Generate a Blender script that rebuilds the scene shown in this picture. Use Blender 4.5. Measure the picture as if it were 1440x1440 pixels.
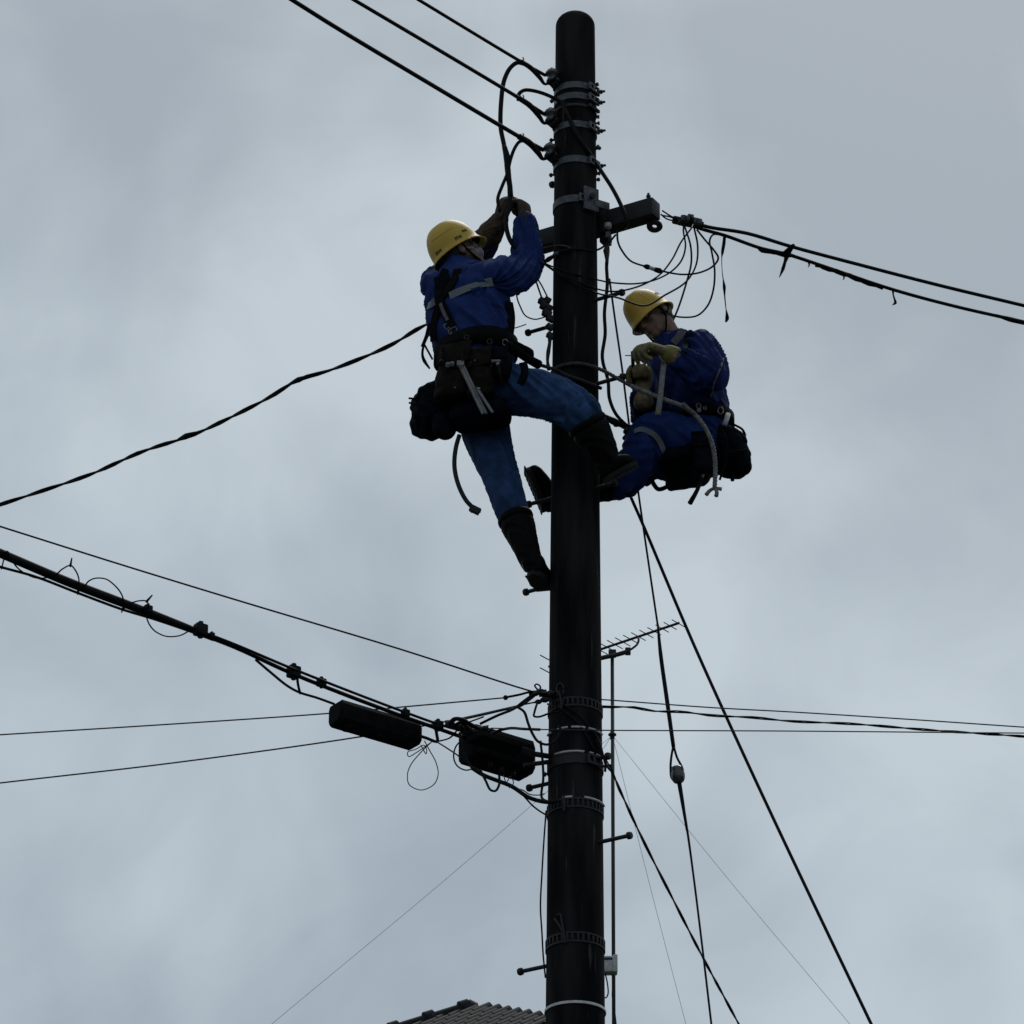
import bpy, bmesh, math, random
from mathutils import Vector, Matrix, noise, Quaternion
from mathutils.bvhtree import BVHTree
random.seed(7)
V = Vector
SC = bpy.context.scene
for o in list(bpy.data.objects): bpy.data.objects.remove(o)

# ------------------------------------------------------------------ camera
F_PX, IMG, PX0 = 6500.0, 1440.0, 809.0          # focal length in photo pixels; crop leaves the pole right of centre
PITCH = math.radians(27.0)
CAM = V((0.0, -19.0, 1.6))
FWD = V((0, math.cos(PITCH), math.sin(PITCH))); UPV = V((0, -math.sin(PITCH), math.cos(PITCH)))
cd = bpy.data.cameras.new('camera'); cam = bpy.data.objects.new('camera', cd); SC.collection.objects.link(cam)
cam.location = CAM; cam.rotation_euler = (math.pi/2 + PITCH, 0, 0)
cd.sensor_width = 36.0; cd.lens = 36.0*F_PX/IMG; cd.shift_x = -(PX0-720.0)/IMG
cd.clip_start = 0.1; cd.clip_end = 5000
SC.camera = cam
SC.render.resolution_x = SC.render.resolution_y = 1024

# ------------------------------------------------------------------ overcast sky
SUN_EL, SUN_AZ = math.radians(56), math.radians(12)       # behind the cloud, beyond the pole
w = bpy.data.worlds.new('World'); SC.world = w; w.use_nodes = True
nt = w.node_tree; N = nt.nodes; L = nt.links
for n in list(N): N.remove(n)
out = N.new('ShaderNodeOutputWorld'); bg = N.new('ShaderNodeBackground'); bg.inputs['Strength'].default_value = 0.1
sky = N.new('ShaderNodeTexSky'); sky.sky_type = 'NISHITA'; sky.sun_disc = False
sky.sun_elevation = SUN_EL; sky.sun_rotation = SUN_AZ; sky.air_density = 1.0; sky.dust_density = 3.0
tc = N.new('ShaderNodeTexCoord')
def wnoise(scale, detail, rough, lo, hi, a, b, loc=(0, 0, 0), sc=(1, 1, 1.1), dist=0.0):
    mp = N.new('ShaderNodeMapping'); mp.inputs['Location'].default_value = loc; mp.inputs['Scale'].default_value = sc
    n = N.new('ShaderNodeTexNoise'); n.inputs['Scale'].default_value = scale; n.inputs['Detail'].default_value = detail
    n.inputs['Roughness'].default_value = rough; n.inputs['Distortion'].default_value = dist
    m = N.new('ShaderNodeMapRange'); m.interpolation_type = 'SMOOTHSTEP'
    m.inputs['From Min'].default_value = lo; m.inputs['From Max'].default_value = hi
    m.inputs['To Min'].default_value = a; m.inputs['To Max'].default_value = b
    L.new(tc.outputs['Generated'], mp.inputs['Vector']); L.new(mp.outputs['Vector'], n.inputs['Vector'])
    L.new(n.outputs['Fac'], m.inputs['Value']); return m.outputs['Result']
big = wnoise(7.5, 3.5, 0.5, 0.29, 0.71, 0.70, 1.24, (0.56, 8.56, 4.16), dist=0.4)
small = wnoise(17.0, 5.0, 0.55, 0.3, 0.72, 0.90, 1.10, (6.88, 2.94, 4.2), dist=0.6)
mm = N.new('ShaderNodeMath'); mm.operation = 'MULTIPLY'; L.new(big, mm.inputs[0]); L.new(small, mm.inputs[1])
ramp = N.new('ShaderNodeMix'); ramp.data_type = 'RGBA'
ramp.inputs['A'].default_value = (0.300, 0.368, 0.418, 1); ramp.inputs['B'].default_value = (0.515, 0.598, 0.645, 1)
mr = N.new('ShaderNodeMapRange'); mr.inputs['From Min'].default_value = 0.72; mr.inputs['From Max'].default_value = 1.24
L.new(mm.outputs[0], mr.inputs['Value']); L.new(mr.outputs['Result'], ramp.inputs['Factor'])
vs = N.new('ShaderNodeVectorMath'); vs.operation = 'SCALE'; vs.inputs['Scale'].default_value = 9.7
L.new(ramp.outputs['Result'], vs.inputs[0])
mx = N.new('ShaderNodeMix'); mx.data_type = 'RGBA'; mx.inputs['Factor'].default_value = 0.16
L.new(vs.outputs['Vector'], mx.inputs['A']); L.new(sky.outputs['Color'], mx.inputs['B'])
L.new(mx.outputs['Result'], bg.inputs['Color']); L.new(bg.outputs['Background'], out.inputs['Surface'])

sd = bpy.data.lights.new('sun', 'SUN'); sun = bpy.data.objects.new('sun', sd); SC.collection.objects.link(sun)
sd.energy = 1.4; sd.angle = math.radians(25); sd.color = (1.0, 0.97, 0.93)
sdir = V((math.sin(SUN_AZ)*math.cos(SUN_EL), math.cos(SUN_AZ)*math.cos(SUN_EL), math.sin(SUN_EL)))
sun.rotation_euler = sdir.to_track_quat('Z', 'Y').to_euler()

SC.view_settings.view_transform = 'Standard'; SC.view_settings.look = 'None'
SC.view_settings.exposure = 0.0; SC.view_settings.gamma = 1.0; SC.view_settings.use_curve_mapping = False

# ------------------------------------------------------------------ measuring helpers
def ray(px, py): return V((1, 0, 0))*((px-PX0)/F_PX) + UPV*((720-py)/F_PX) + FWD
def P(px, py, Y=0.0):                 # the point of the place at world depth Y
    d = ray(px, py); return CAM + d*((Y-CAM.y)/d.y)
def Pz(px, py, z):                    # ... at height z
    d = ray(px, py); return CAM + d*((z-CAM.z)/d.z)
def depth(p): return (p-CAM).dot(FWD)
def M(n, p=None): return n*(depth(p) if p is not None else 21.5)/F_PX      # photo pixels -> metres
POLE_H = P(809, 16, 0).z
def pr(z): return 0.095 + (POLE_H-z)/150.0                                  # pole radius at height z
def zp(py): return P(809, py, 0).z
AX = V((math.cos(math.radians(30)), -math.sin(math.radians(30)), 0))        # direction of the arm and the step bolts

# ------------------------------------------------------------------ materials
def mat(name, col, rough=0.6, metal=0.0, var=0.25, scale=30.0, bump=0.15, bscale=None, stretch=(1, 1, 1), spec=0.4, coords='Object', col2=None):
    m = bpy.data.materials.new(name); m.use_nodes = True
    n = m.node_tree.nodes; l = m.node_tree.links; b = n['Principled BSDF']
    t = n.new('ShaderNodeTexCoord'); mp = n.new('ShaderNodeMapping'); mp.inputs['Scale'].default_value = stretch
    l.new(t.outputs[coords], mp.inputs['Vector'])
    x = n.new('ShaderNodeTexNoise'); x.inputs['Scale'].default_value = scale; x.inputs['Detail'].default_value = 5
    l.new(mp.outputs['Vector'], x.inputs['Vector'])
    r = n.new('ShaderNodeValToRGB'); c = col; k = col2 or tuple(v*(1+var) for v in col)
    r.color_ramp.elements[0].position = 0.36; r.color_ramp.elements[1].position = 0.68
    r.color_ramp.elements[0].color = (*[v*(1-var) for v in c], 1); r.color_ramp.elements[1].color = (*k, 1)
    l.new(x.outputs['Fac'], r.inputs['Fac']); l.new(r.outputs['Color'], b.inputs['Base Color'])
    b.inputs['Roughness'].default_value = rough; b.inputs['Metallic'].default_value = metal
    b.inputs['Specular IOR Level'].default_value = spec
    if bump:
        y = n.new('ShaderNodeTexNoise'); y.inputs['Scale'].default_value = bscale or scale*3; y.inputs['Detail'].default_value = 4
        l.new(mp.outputs['Vector'], y.inputs['Vector'])
        u = n.new('ShaderNodeBump'); u.inputs['Strength'].default_value = bump; u.inputs['Distance'].default_value = 0.004
        l.new(y.outputs['Fac'], u.inputs['Height']); l.new(u.outputs['Normal'], b.inputs['Normal'])
    return m
MT = {
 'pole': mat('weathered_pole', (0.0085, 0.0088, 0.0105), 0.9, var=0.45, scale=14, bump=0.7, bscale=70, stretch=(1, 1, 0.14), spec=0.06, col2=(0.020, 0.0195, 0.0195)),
 'cable': mat('black_cable', (0.006, 0.0065, 0.008), 0.6, var=0.3, spec=0.12, bump=0.05),
 'thinwire': mat('grey_wire', (0.045, 0.047, 0.05), 0.6, spec=0.2, bump=0),
 'faint': mat('weathered_steel_wire', (0.30, 0.31, 0.32), 0.6, spec=0.3, bump=0),
 'galv': mat('galvanised_steel', (0.070, 0.076, 0.088), 0.55, 0.3, var=0.35, scale=40, bump=0.1),
 'darksteel': mat('dark_steel', (0.011, 0.0115, 0.013), 0.65, 0.0, var=0.35, scale=40, bump=0.15),
 'arm': mat('painted_arm_steel', (0.009, 0.009, 0.0095), 0.75, 0.0, var=0.4, scale=25, bump=0.2),
 'porcelain': mat('brown_porcelain', (0.055, 0.055, 0.058), 0.25, var=0.2, scale=30, bump=0.02, spec=0.6),
 'whiteband': mat('pale_tape', (0.46, 0.46, 0.45), 0.6, var=0.15, scale=50, bump=0.05),
 'plasticbox': mat('grey_plastic', (0.42, 0.43, 0.42), 0.5, var=0.15, scale=30, bump=0.05),
 'closure': mat('ribbed_black_plastic', (0.0075, 0.0075, 0.009), 0.75, var=0.4, scale=25, bump=0.35, bscale=120, spec=0.05),
 'jacket': mat('blue_jacket_cloth', (0.010, 0.027, 0.122), 0.75, var=0.22, scale=22, bump=0.35, bscale=70, spec=0.12),
 'jacket2': mat('dark_blue_work_cloth', (0.006, 0.016, 0.088), 0.75, var=0.22, scale=22, bump=0.35, bscale=70, spec=0.12),
 'jeans': mat('blue_denim', (0.026, 0.060, 0.150), 0.85, var=0.35, scale=14, bump=0.3, bscale=160, spec=0.1),
 'reflect': mat('grey_reflective_tape', (0.095, 0.11, 0.125), 0.6, var=0.12, scale=40, bump=0.05),
 'boot': mat('black_rubber', (0.004, 0.004, 0.004), 0.65, var=0.3, scale=20, bump=0.15, spec=0.07),
 'sole': mat('worn_rubber_sole', (0.007, 0.007, 0.0065), 0.85, var=0.3, scale=40, bump=0.4),
 'glove': mat('brown_leather_glove', (0.055, 0.038, 0.026), 0.75, var=0.35, scale=45, bump=0.5, bscale=140, spec=0.2),
 'glove2': mat('tan_leather_glove', (0.17, 0.14, 0.075), 0.75, var=0.35, scale=45, bump=0.5, bscale=140, spec=0.2),
 'cuff': mat('yellow_cuff', (0.15, 0.135, 0.03), 0.7, var=0.2, scale=50),
 'skin': mat('skin', (0.19, 0.115, 0.085), 0.55, var=0.12, scale=35, bump=0.15, spec=0.3),
 'hair': mat('black_hair', (0.010, 0.009, 0.009), 0.6, var=0.4, scale=40, bump=0.6, bscale=200, stretch=(1, 1, 0.2)),
 'mask': mat('white_mask', (0.22, 0.22, 0.23), 0.8, var=0.1, scale=40),
 'helmet': mat('yellow_helmet', (0.50, 0.32, 0.032), 0.5, var=0.10, scale=9, bump=0.04, spec=0.4),
 'helmetin': mat('black_helmet_lining', (0.010, 0.010, 0.011), 0.8, bump=0.2),
 'ink': mat('black_ink', (0.012, 0.012, 0.012), 0.6, bump=0),
 'strap': mat('black_webbing', (0.005, 0.005, 0.0056), 0.9, var=0.3, scale=60, bump=0.4, bscale=250, spec=0.05),
 'greystrap': mat('grey_webbing', (0.085, 0.085, 0.09), 0.8, var=0.3, scale=60, bump=0.4, bscale=250),
 'leather': mat('dark_brown_leather', (0.010, 0.0065, 0.0046), 0.75, var=0.5, scale=30, bump=0.5, bscale=110, spec=0.08),
 'bag': mat('navy_canvas', (0.0045, 0.0058, 0.0098), 0.9, var=0.4, scale=28, bump=0.45, bscale=120, spec=0.04),
 'tool': mat('bright_tool_steel', (0.16, 0.165, 0.17), 0.45, 0.3, var=0.2, scale=40, bump=0.05),
 'rope': mat('grey_rope', (0.17, 0.165, 0.16), 0.85, var=0.35, scale=60, bump=0.5, bscale=260),
 'ropedark': mat('dark_rope', (0.020, 0.020, 0.020), 0.85, var=0.35, scale=60, bump=0.5, bscale=260),
 'ropemid': mat('lit_edge_rope', (0.055, 0.055, 0.055), 0.85, var=0.35, scale=60, bump=0.5, bscale=260),  # dark rope made greyer all over, standing in for its lit upper edges
 'lanyard': mat('pale_lanyard', (0.17, 0.17, 0.17), 0.8, var=0.25, scale=70, bump=0.4, bscale=260),
 'tile': mat('silver_black_roof_tile', (0.018, 0.019, 0.022), 0.62, var=0.6, scale=6, bump=0.25, spec=0.035),
 'plaster': mat('cream_plaster', (0.45, 0.42, 0.37), 0.9, var=0.12, scale=5, bump=0.3),
 'glass': mat('window_glass', (0.02, 0.025, 0.03), 0.06, var=0.1, scale=3, bump=0, spec=0.6),
 'ground': mat('asphalt_ground', (0.05, 0.05, 0.05), 0.9, var=0.3, scale=3, bump=0.4),
 'hill': mat('grassy_slope', (0.05, 0.075, 0.03), 0.9, var=0.4, scale=1.2, bump=0.5),
}

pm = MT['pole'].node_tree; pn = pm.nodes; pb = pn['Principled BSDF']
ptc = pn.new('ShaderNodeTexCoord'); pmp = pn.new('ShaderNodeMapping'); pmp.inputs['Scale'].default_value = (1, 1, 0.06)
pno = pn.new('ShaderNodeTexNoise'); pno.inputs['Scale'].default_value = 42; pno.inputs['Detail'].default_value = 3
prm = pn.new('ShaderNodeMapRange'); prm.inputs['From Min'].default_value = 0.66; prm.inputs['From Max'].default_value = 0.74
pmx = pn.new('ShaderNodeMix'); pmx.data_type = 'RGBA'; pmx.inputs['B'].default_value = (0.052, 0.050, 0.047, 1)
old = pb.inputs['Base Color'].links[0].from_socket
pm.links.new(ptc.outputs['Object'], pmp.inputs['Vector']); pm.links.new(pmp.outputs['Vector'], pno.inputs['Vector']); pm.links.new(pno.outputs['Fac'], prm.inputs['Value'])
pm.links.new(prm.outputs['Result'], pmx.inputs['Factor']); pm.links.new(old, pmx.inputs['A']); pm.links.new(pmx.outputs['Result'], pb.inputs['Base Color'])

# ------------------------------------------------------------------ object helpers
COL = SC.collection
def rootloc(o):
    while o.parent: o = o.parent
    return o.location
def setup(o, label=None, cat=None, group=None, kind=None):
    if label: o['label'] = label
    if cat: o['category'] = cat
    if group: o['group'] = group
    if kind: o['kind'] = kind
    return o
def thing(name, loc, label, cat, group=None):
    o = bpy.data.objects.new(name, None); COL.objects.link(o); o.location = loc; o.empty_display_size = 0.1
    return setup(o, label, cat, group)
def mk(name, geo, m, parent=None, smooth=True, label=None, cat=None, group=None, kind=None, base=None):
    vs_, fs_ = geo
    off = rootloc(parent) if parent else (base or vs_[0])
    me = bpy.data.meshes.new(name); me.from_pydata([tuple(V(v)-V(off)) for v in vs_], [], fs_)
    bm = bmesh.new(); bm.from_mesh(me); bmesh.ops.recalc_face_normals(bm, faces=bm.faces); bm.to_mesh(me); bm.free()
    if smooth is True: me.polygons.foreach_set('use_smooth', [True]*len(me.polygons))
    elif smooth == 'auto':
        me.polygons.foreach_set('use_smooth', [True]*len(me.polygons)); me.set_sharp_from_angle(angle=math.radians(38))
    me.materials.append(MT[m] if isinstance(m, str) else m)
    o = bpy.data.objects.new(name, me); COL.objects.link(o)
    if parent: o.parent = parent
    else: o.location = off
    return setup(o, label, cat, group, kind)
class G:                                  # collects verts and faces of one mesh
    def __init__(s): s.v = []; s.f = []
    def add(s, geo):
        n = len(s.v); s.v += [V(a) for a in geo[0]]; s.f += [[i+n for i in q] for q in geo[1]]; return s
    @property
    def geo(s): return (s.v, s.f)
def join(*gs):
    g = G()
    for x in gs: g.add(x)
    return g.geo
def smooth_path(pts, n=6):
    pts = [V(p) for p in pts]
    if len(pts) < 3: return pts
    r = []
    q = [pts[0]*2-pts[1]] + pts + [pts[-1]*2-pts[-2]]
    for i in range(1, len(q)-2):
        p0, p1, p2, p3 = q[i-1:i+3]
        d0 = max((p1-p0).length, 1e-6)**.5; d1 = max((p2-p1).length, 1e-6)**.5; d2 = max((p3-p2).length, 1e-6)**.5
        m1 = (p1-p0)/d0-(p2-p0)/(d0+d1)+(p2-p1)/d1; m2 = (p2-p1)/d1-(p3-p1)/(d1+d2)+(p3-p2)/d2
        m1 = m1*d1; m2 = m2*d1
        for k in range(n):
            t = k/n; t2 = t*t; t3 = t2*t
            r.append(p1*(2*t3-3*t2+1)+m1*(t3-2*t2+t)+p2*(-2*t3+3*t2)+m2*(t3-t2))
    r.append(pts[-1]); return r
def frames(pts, ref=None):
    T = []
    for i in range(len(pts)):
        a = pts[max(i-1, 0)]; b = pts[min(i+1, len(pts)-1)]; t = b-a
        T.append(t.normalized() if t.length > 1e-9 else V((0, 0, 1)))
    u = ref.copy() if ref else (V((0, 0, 1)) if abs(T[0].z) < 0.9 else V((1, 0, 0)))
    fr = []
    for i, t in enumerate(T):
        if i: u = T[i-1].rotation_difference(t) @ u
        u = (u - t*u.dot(t))
        u = u.normalized() if u.length > 1e-6 else t.orthogonal().normalized()
        fr.append((t, u, t.cross(u)))
    return fr
def loft(rings, cap=True):                # rings: lists of n points
    n = len(rings[0]); v = [p for r in rings for p in r]; f = []
    for i in range(len(rings)-1):
        for k in range(n):
            f.append([i*n+k, i*n+(k+1) % n, (i+1)*n+(k+1) % n, (i+1)*n+k])
    if cap: f.append(list(range(n))[::-1]); f.append([(len(rings)-1)*n+k for k in range(n)])
    return v, f
def ering(c, a, b, n=16, p=2.0):
    r = []
    for k in range(n):
        t = 2*math.pi*k/n; x, y = math.cos(t), math.sin(t)
        r.append(c + a*(math.copysign(abs(x)**(2/p), x)) + b*(math.copysign(abs(y)**(2/p), y)))
    return r
def tube(pts, r, n=6, sm=6, cap=True):
    pts = smooth_path(pts, sm) if sm else [V(p) for p in pts]
    m = len(pts); fr = frames(pts)
    rad = (lambda i: r) if not isinstance(r, (list, tuple)) else (lambda i: r[0] if m < 2 else lerp_list(r, i/(m-1)))
    return loft([ering(pts[i], fr[i][1]*rad(i), fr[i][2]*rad(i), n) for i in range(m)], cap)
def lerp_list(a, t):
    x = t*(len(a)-1); i = min(int(x), len(a)-2); return a[i]+(a[i+1]-a[i])*(x-i)
def limb(pts, radii, n=18, flat=1.0, ref=None, sm=5):
    """rounded closed limb through joints with one radius per joint"""
    k = len(pts); P_ = smooth_path(pts, sm) if k > 2 else [V(pts[0]).lerp(V(pts[1]), i/6) for i in range(7)]
    m = len(P_); fr = frames(P_, ref); R = [lerp_list(radii, i/(m-1)) for i in range(m)]
    rings = []
    t, u, b = fr[0]
    for o_, s in ((-0.97, 0.2), (-0.8, 0.6), (-0.45, 0.89)):
        rings.append(ering(P_[0]+t*o_*R[0]*0.8, u*R[0]*s, b*R[0]*s*flat, n))
    for i in range(m): rings.append(ering(P_[i], fr[i][1]*R[i], fr[i][2]*R[i]*flat, n))
    t, u, b = fr[-1]
    for o_, s in ((0.45, 0.89), (0.8, 0.6), (0.97, 0.2)):
        rings.append(ering(P_[-1]+t*o_*R[-1]*0.8, u*R[-1]*s, b*R[-1]*s*flat, n))
    return loft(rings)
def ellip(c, a, b, d, n=16, m=10):
    rings = []
    for i in range(m+1):
        t = math.pi*(0.04+0.92*i/m); rings.append(ering(c - d*math.cos(t), a*math.sin(t), b*math.sin(t), n))
    return loft(rings)
def rbox(c, x, y, z, bev=0.15):           # half-extent vectors; chamfered box
    bm = bmesh.new(); bmesh.ops.create_cube(bm, size=2)
    hx, hy, hz = x.length, y.length, z.length
    for v in bm.verts: v.co = V((v.co.x*hx, v.co.y*hy, v.co.z*hz))
    bmesh.ops.bevel(bm, geom=list(bm.edges), offset=bev*min(hx, hy, hz), segments=2, affect='EDGES', profile=0.5)
    ux, uy, uz = x/hx, y/hy, z/hz
    vs_ = [c + ux*v.co.x + uy*v.co.y + uz*v.co.z for v in bm.verts]; bm.verts.index_update()
    fs_ = [[v.index for v in f.verts] for f in bm.faces]; bm.free(); return vs_, fs_
def lathe(c, ax, prof, n=20):             # prof: (radius, offset along axis)
    u = ax.orthogonal().normalized(); b = ax.cross(u)
    return loft([ering(c+ax*h, u*r, b*r, n) for r, h in prof])
def rod(a, b, r, n=10): return tube([a, b], r, n, 0)
def ringband(z0, z1, r0, r1, n=48, cx=0, cy=0):
    rings = []
    for r, z in ((r1, z0), (r1, z1), (r0, z1), (r0, z0), (r1, z0)):
        rings.append(ering(V((cx, cy, z)), V((r, 0, 0)), V((0, r, 0)), n))
    return loft(rings, False)
def ribbon(pts, nrm, width, thick, sm=5):
    k = len(pts); Q = smooth_path(pts, sm); NN = smooth_path(nrm, sm) if k > 2 else nrm
    rings = []
    for i, p in enumerate(Q):
        a = Q[max(i-1, 0)]; b = Q[min(i+1, len(Q)-1)]; t = (b-a).normalized(); n = NN[i]; n = (n-t*n.dot(t)).normalized(); s = t.cross(n)
        h = width/2
        rings.append([p-s*h, p-s*h+n*thick, p+s*h+n*thick, p+s*h])
    return loft(rings)
def bez(*p): return [V(q) for q in p]
def path(l, Y=0.0):                       # [(px, py[, Y])] -> points
    return [P(q[0], q[1], q[2] if len(q) > 2 else Y) for q in l]
def twist(pts, r, pitch, strands=2, sm=6, n=5, rr=None):
    Q = smooth_path(pts, sm)
    D = [0.0]
    for i in range(1, len(Q)): D.append(D[-1]+(Q[i]-Q[i-1]).length)
    step = pitch/7; R = []; k = 0; d = 0.0
    while d <= D[-1]:
        while k < len(D)-2 and D[k+1] < d: k += 1
        R.append(Q[k].lerp(Q[k+1], (d-D[k])/max(D[k+1]-D[k], 1e-6))); d += step
    fr = frames(R); g = G()
    for s in range(strands):
        q = []
        for i, p in enumerate(R):
            a = 2*math.pi*(i*step/pitch + s/strands) + 0.9*math.sin(i*step*3.1)
            q.append(p + (fr[i][1]*math.cos(a)+fr[i][2]*math.sin(a))*r)
        g.add(tube(q, rr or r, n, 0))
    return g.geo
def wire(name, label, cat, pts, wpx, m='cable', group=None, parent=None, n=6, sm=6):
    pts = [V(p) for p in pts]
    r = wpx*0.5*depth(pts[len(pts)//2])/F_PX
    return mk(name, tube(pts, r, n, sm), m, parent, label=label, cat=cat, group=group)
def extend(pts, at_end=True, times=1.0, length=None, drop=0.0):
    a, b = (pts[-2], pts[-1]) if at_end else (pts[1], pts[0])
    d = (b-a).normalized()*(length or 6.0); e = b+d+V((0, 0, drop))
    return pts+[e] if at_end else [e]+pts

# ------------------------------------------------------------------ ground, hillside, house
g = []; GN = 24
def gz(x, y):
    t = min(max((y-6)/11, 0), 1); return 9.6*t*t*(3-2*t) + max(0, y-60)*0.02
vs_ = []; fs_ = []
xs = [-1500, -400, -120, -60, -40, -30, -20, -10, 0, 10, 20, 30, 40, 60, 120, 400, 1500]
ys = [3, 5, 6, 7, 8, 9, 10, 11, 12, 13, 14, 15, 16, 17, 18, 24, 34, 60]
mk('ground', ([V((-1500, -1500, 0)), V((1500, -1500, 0)), V((1500, 5.9, 0)), V((-1500, 5.9, 0))], [[0, 1, 2, 3]]), 'ground', kind='structure', smooth=False)
ys = [5.9, 6.5, 7, 8, 9, 10, 11, 12, 13, 14, 15, 16, 16.5, 17, 20, 34, 60, 160]
for y in ys:
    for x in xs: vs_.append(V((x, y, gz(x, y) + (0.12*noise.noise(V((x*0.13, y*0.4, 0))) if 6.4 < y < 16 else 0))))
W_ = len(xs)
for j in range(len(ys)-1):
    for i in range(W_-1): fs_.append([j*W_+i, j*W_+i+1, (j+1)*W_+i+1, (j+1)*W_+i])
mk('hillside', (vs_, fs_), 'hill', kind='structure')

HP = P(657, 1423, 21.0)                                    # the roof's peak
hx = V((math.cos(math.radians(-30)), math.sin(math.radians(-30)), 0)); hy = V((-hx.y, hx.x, 0))
RL = 0.01; RH = 5.0; SL = 0.585                              # ridge length, roof half-depth, slope
house = thing('tiled_house', HP-V((0, 0, HP.z-9.6)), 'house with dark grey tiled roof at the bottom edge behind the pole', 'house')
ez = HP.z - RH*SL
A = HP; B = HP+hx*RL
c0 = HP - hx*RH - hy*RH; c1 = HP + hx*(RL+RH) - hy*RH; c2 = HP + hx*(RL+RH) + hy*RH; c3 = HP - hx*RH + hy*RH
for c in (c0, c1, c2, c3): c.z = ez
dn = V((0, 0, -0.12))
roofv = [A+dn, B+dn, c0+dn, c1+dn, c2+dn, c3+dn]
roof = mk('roof', (roofv, [[2, 3, 1, 0], [3, 4, 1], [4, 5, 0, 1], [5, 2, 0], [2, 5, 4, 3]]), 'tile', house, smooth=False)
wi = 0.7
def hw(x, y, z): return HP + hx*x + hy*y + V((0, 0, z-HP.z))
q = [(-RH+wi, -RH+wi), (RL+RH-wi, -RH+wi), (RL+RH-wi, RH-wi), (-RH+wi, RH-wi)]
mk('wall', ([hw(x, y, 9.4) for x, y in q]+[hw(x, y, ez-0.1) for x, y in q], [[0, 1, 5, 4], [1, 2, 6, 5], [2, 3, 7, 6], [3, 0, 4, 7]]), 'plaster', house, smooth=False)
for k in range(4):
    c = hw(-3.2+2.1*k, -RH+wi, 12.0)
    wd = mk('window', join(rbox(c-hx*0.82, hx*0.05, hy*0.05, V((0, 0, 0.65))), rbox(c+hx*0.82, hx*0.05, hy*0.05, V((0, 0, 0.65))),
        rbox(c+V((0, 0, 0.62)), hx*0.77, hy*0.05, V((0, 0, 0.05))), rbox(c-V((0, 0, 0.62)), hx*0.77, hy*0.05, V((0, 0, 0.05))), rbox(c, hx*0.03, hy*0.04, V((0, 0, 0.57)))), 'galv', house, smooth=False)
    mk('pane', rbox(c+hy*0.01, hx*0.77, hy*0.012, V((0, 0, 0.57))), 'glass', wd, smooth=False)
# ridge and hip tiles, one by one
def ridge_tiles(a, b, n, r, par):
    t = (b-a)/n; d = t.normalized(); s = d.cross(V((0, 0, 1))).normalized(); u = s.cross(d)
    mesh = None
    for i in range(n):
        if mesh is None:
            rings = []
            for o_, k in ((-0.03, 1.22), (0.055, 1.22), (0.07, 0.95), (t.length, 0.93)):
                rings.append([V((0, 0, 0))+d*o_ + s*math.cos(x*math.pi/8)*r*k + u*(math.sin(x*math.pi/8)*r*k*1.15) for x in range(9)] + [d*o_-s*r*k*0.9-u*0.05, d*o_+s*r*k*0.9-u*0.05])
            o = mk('ridge_tile', (loft(rings)), 'tile', smooth='auto', base=V((0, 0, 0))); mesh = o.data
        else:
            o = bpy.data.objects.new('ridge_tile', mesh); COL.objects.link(o)
        o.parent = par; o.location = a + t*i - house.location
ridge_tiles(A+V((0, 0, .0)), A.lerp(c0, 0.42)+V((0, 0, .0)), 9, 0.085, roof)
ridge_tiles(A+V((0, 0, .0)), A.lerp(c2, 0.42)+V((0, 0, .0)), 9, 0.085, roof)
ridge_tiles(A+V((0, 0, .0)), A.lerp(c3, 0.42)+V((0, 0, .0)), 9, 0.085, roof)
# curved pantiles on the two slopes that show: rib columns, three courses of each column as pieces
pitch, crs = 0.13, 0.30
sl = V((0, 0, 0)); down = (-hy*1.0 + V((0, 0, -SL))).normalized(); nrm = hx.cross(down)*-1
if nrm.z < 0: nrm = -nrm
def pantile(across, dwn, nm):
    prof = [(-0.5, 0.0), (-0.32, 0.002), (-0.25, 0.03), (-0.12, 0.056), (0.0, 0.062), (0.12, 0.056), (0.25, 0.03), (0.32, 0.002), (0.5, 0.0)]
    top = [[across*(x*pitch)+dwn*o_+nm*(h*1.15+lift) for x, h in prof] for o_, lift in ((-0.03, 0.0), (crs, 0.006))]
    v = top[0]+top[1]+[p-nm*0.014 for p in top[1]]; k = len(prof); f = []
    for i in range(k-1): f += [[i, i+1, k+i+1, k+i], [k+i, k+i+1, 2*k+i+1, 2*k+i]]
    return v, f
tm = None; cs_ = 1/math.sqrt(1+SL*SL)
for j in range(8):
    for i in range(-26, 27):
        x = i*pitch; lim = (0.05+j*crs+crs*0.6)*cs_
        if x < -lim or x > lim+0.10: continue
        p = HP + hx*x + down*(0.05+j*crs) + V((0, 0, -0.02))
        if tm is None:
            o = mk('roof_tile', pantile(hx, down, nrm), 'tile', smooth='auto', base=V((0, 0, 0))); tm = o.data
        else: o = bpy.data.objects.new('roof_tile', tm); COL.objects.link(o)
        o.parent = roof; o.location = p - house.location

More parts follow.
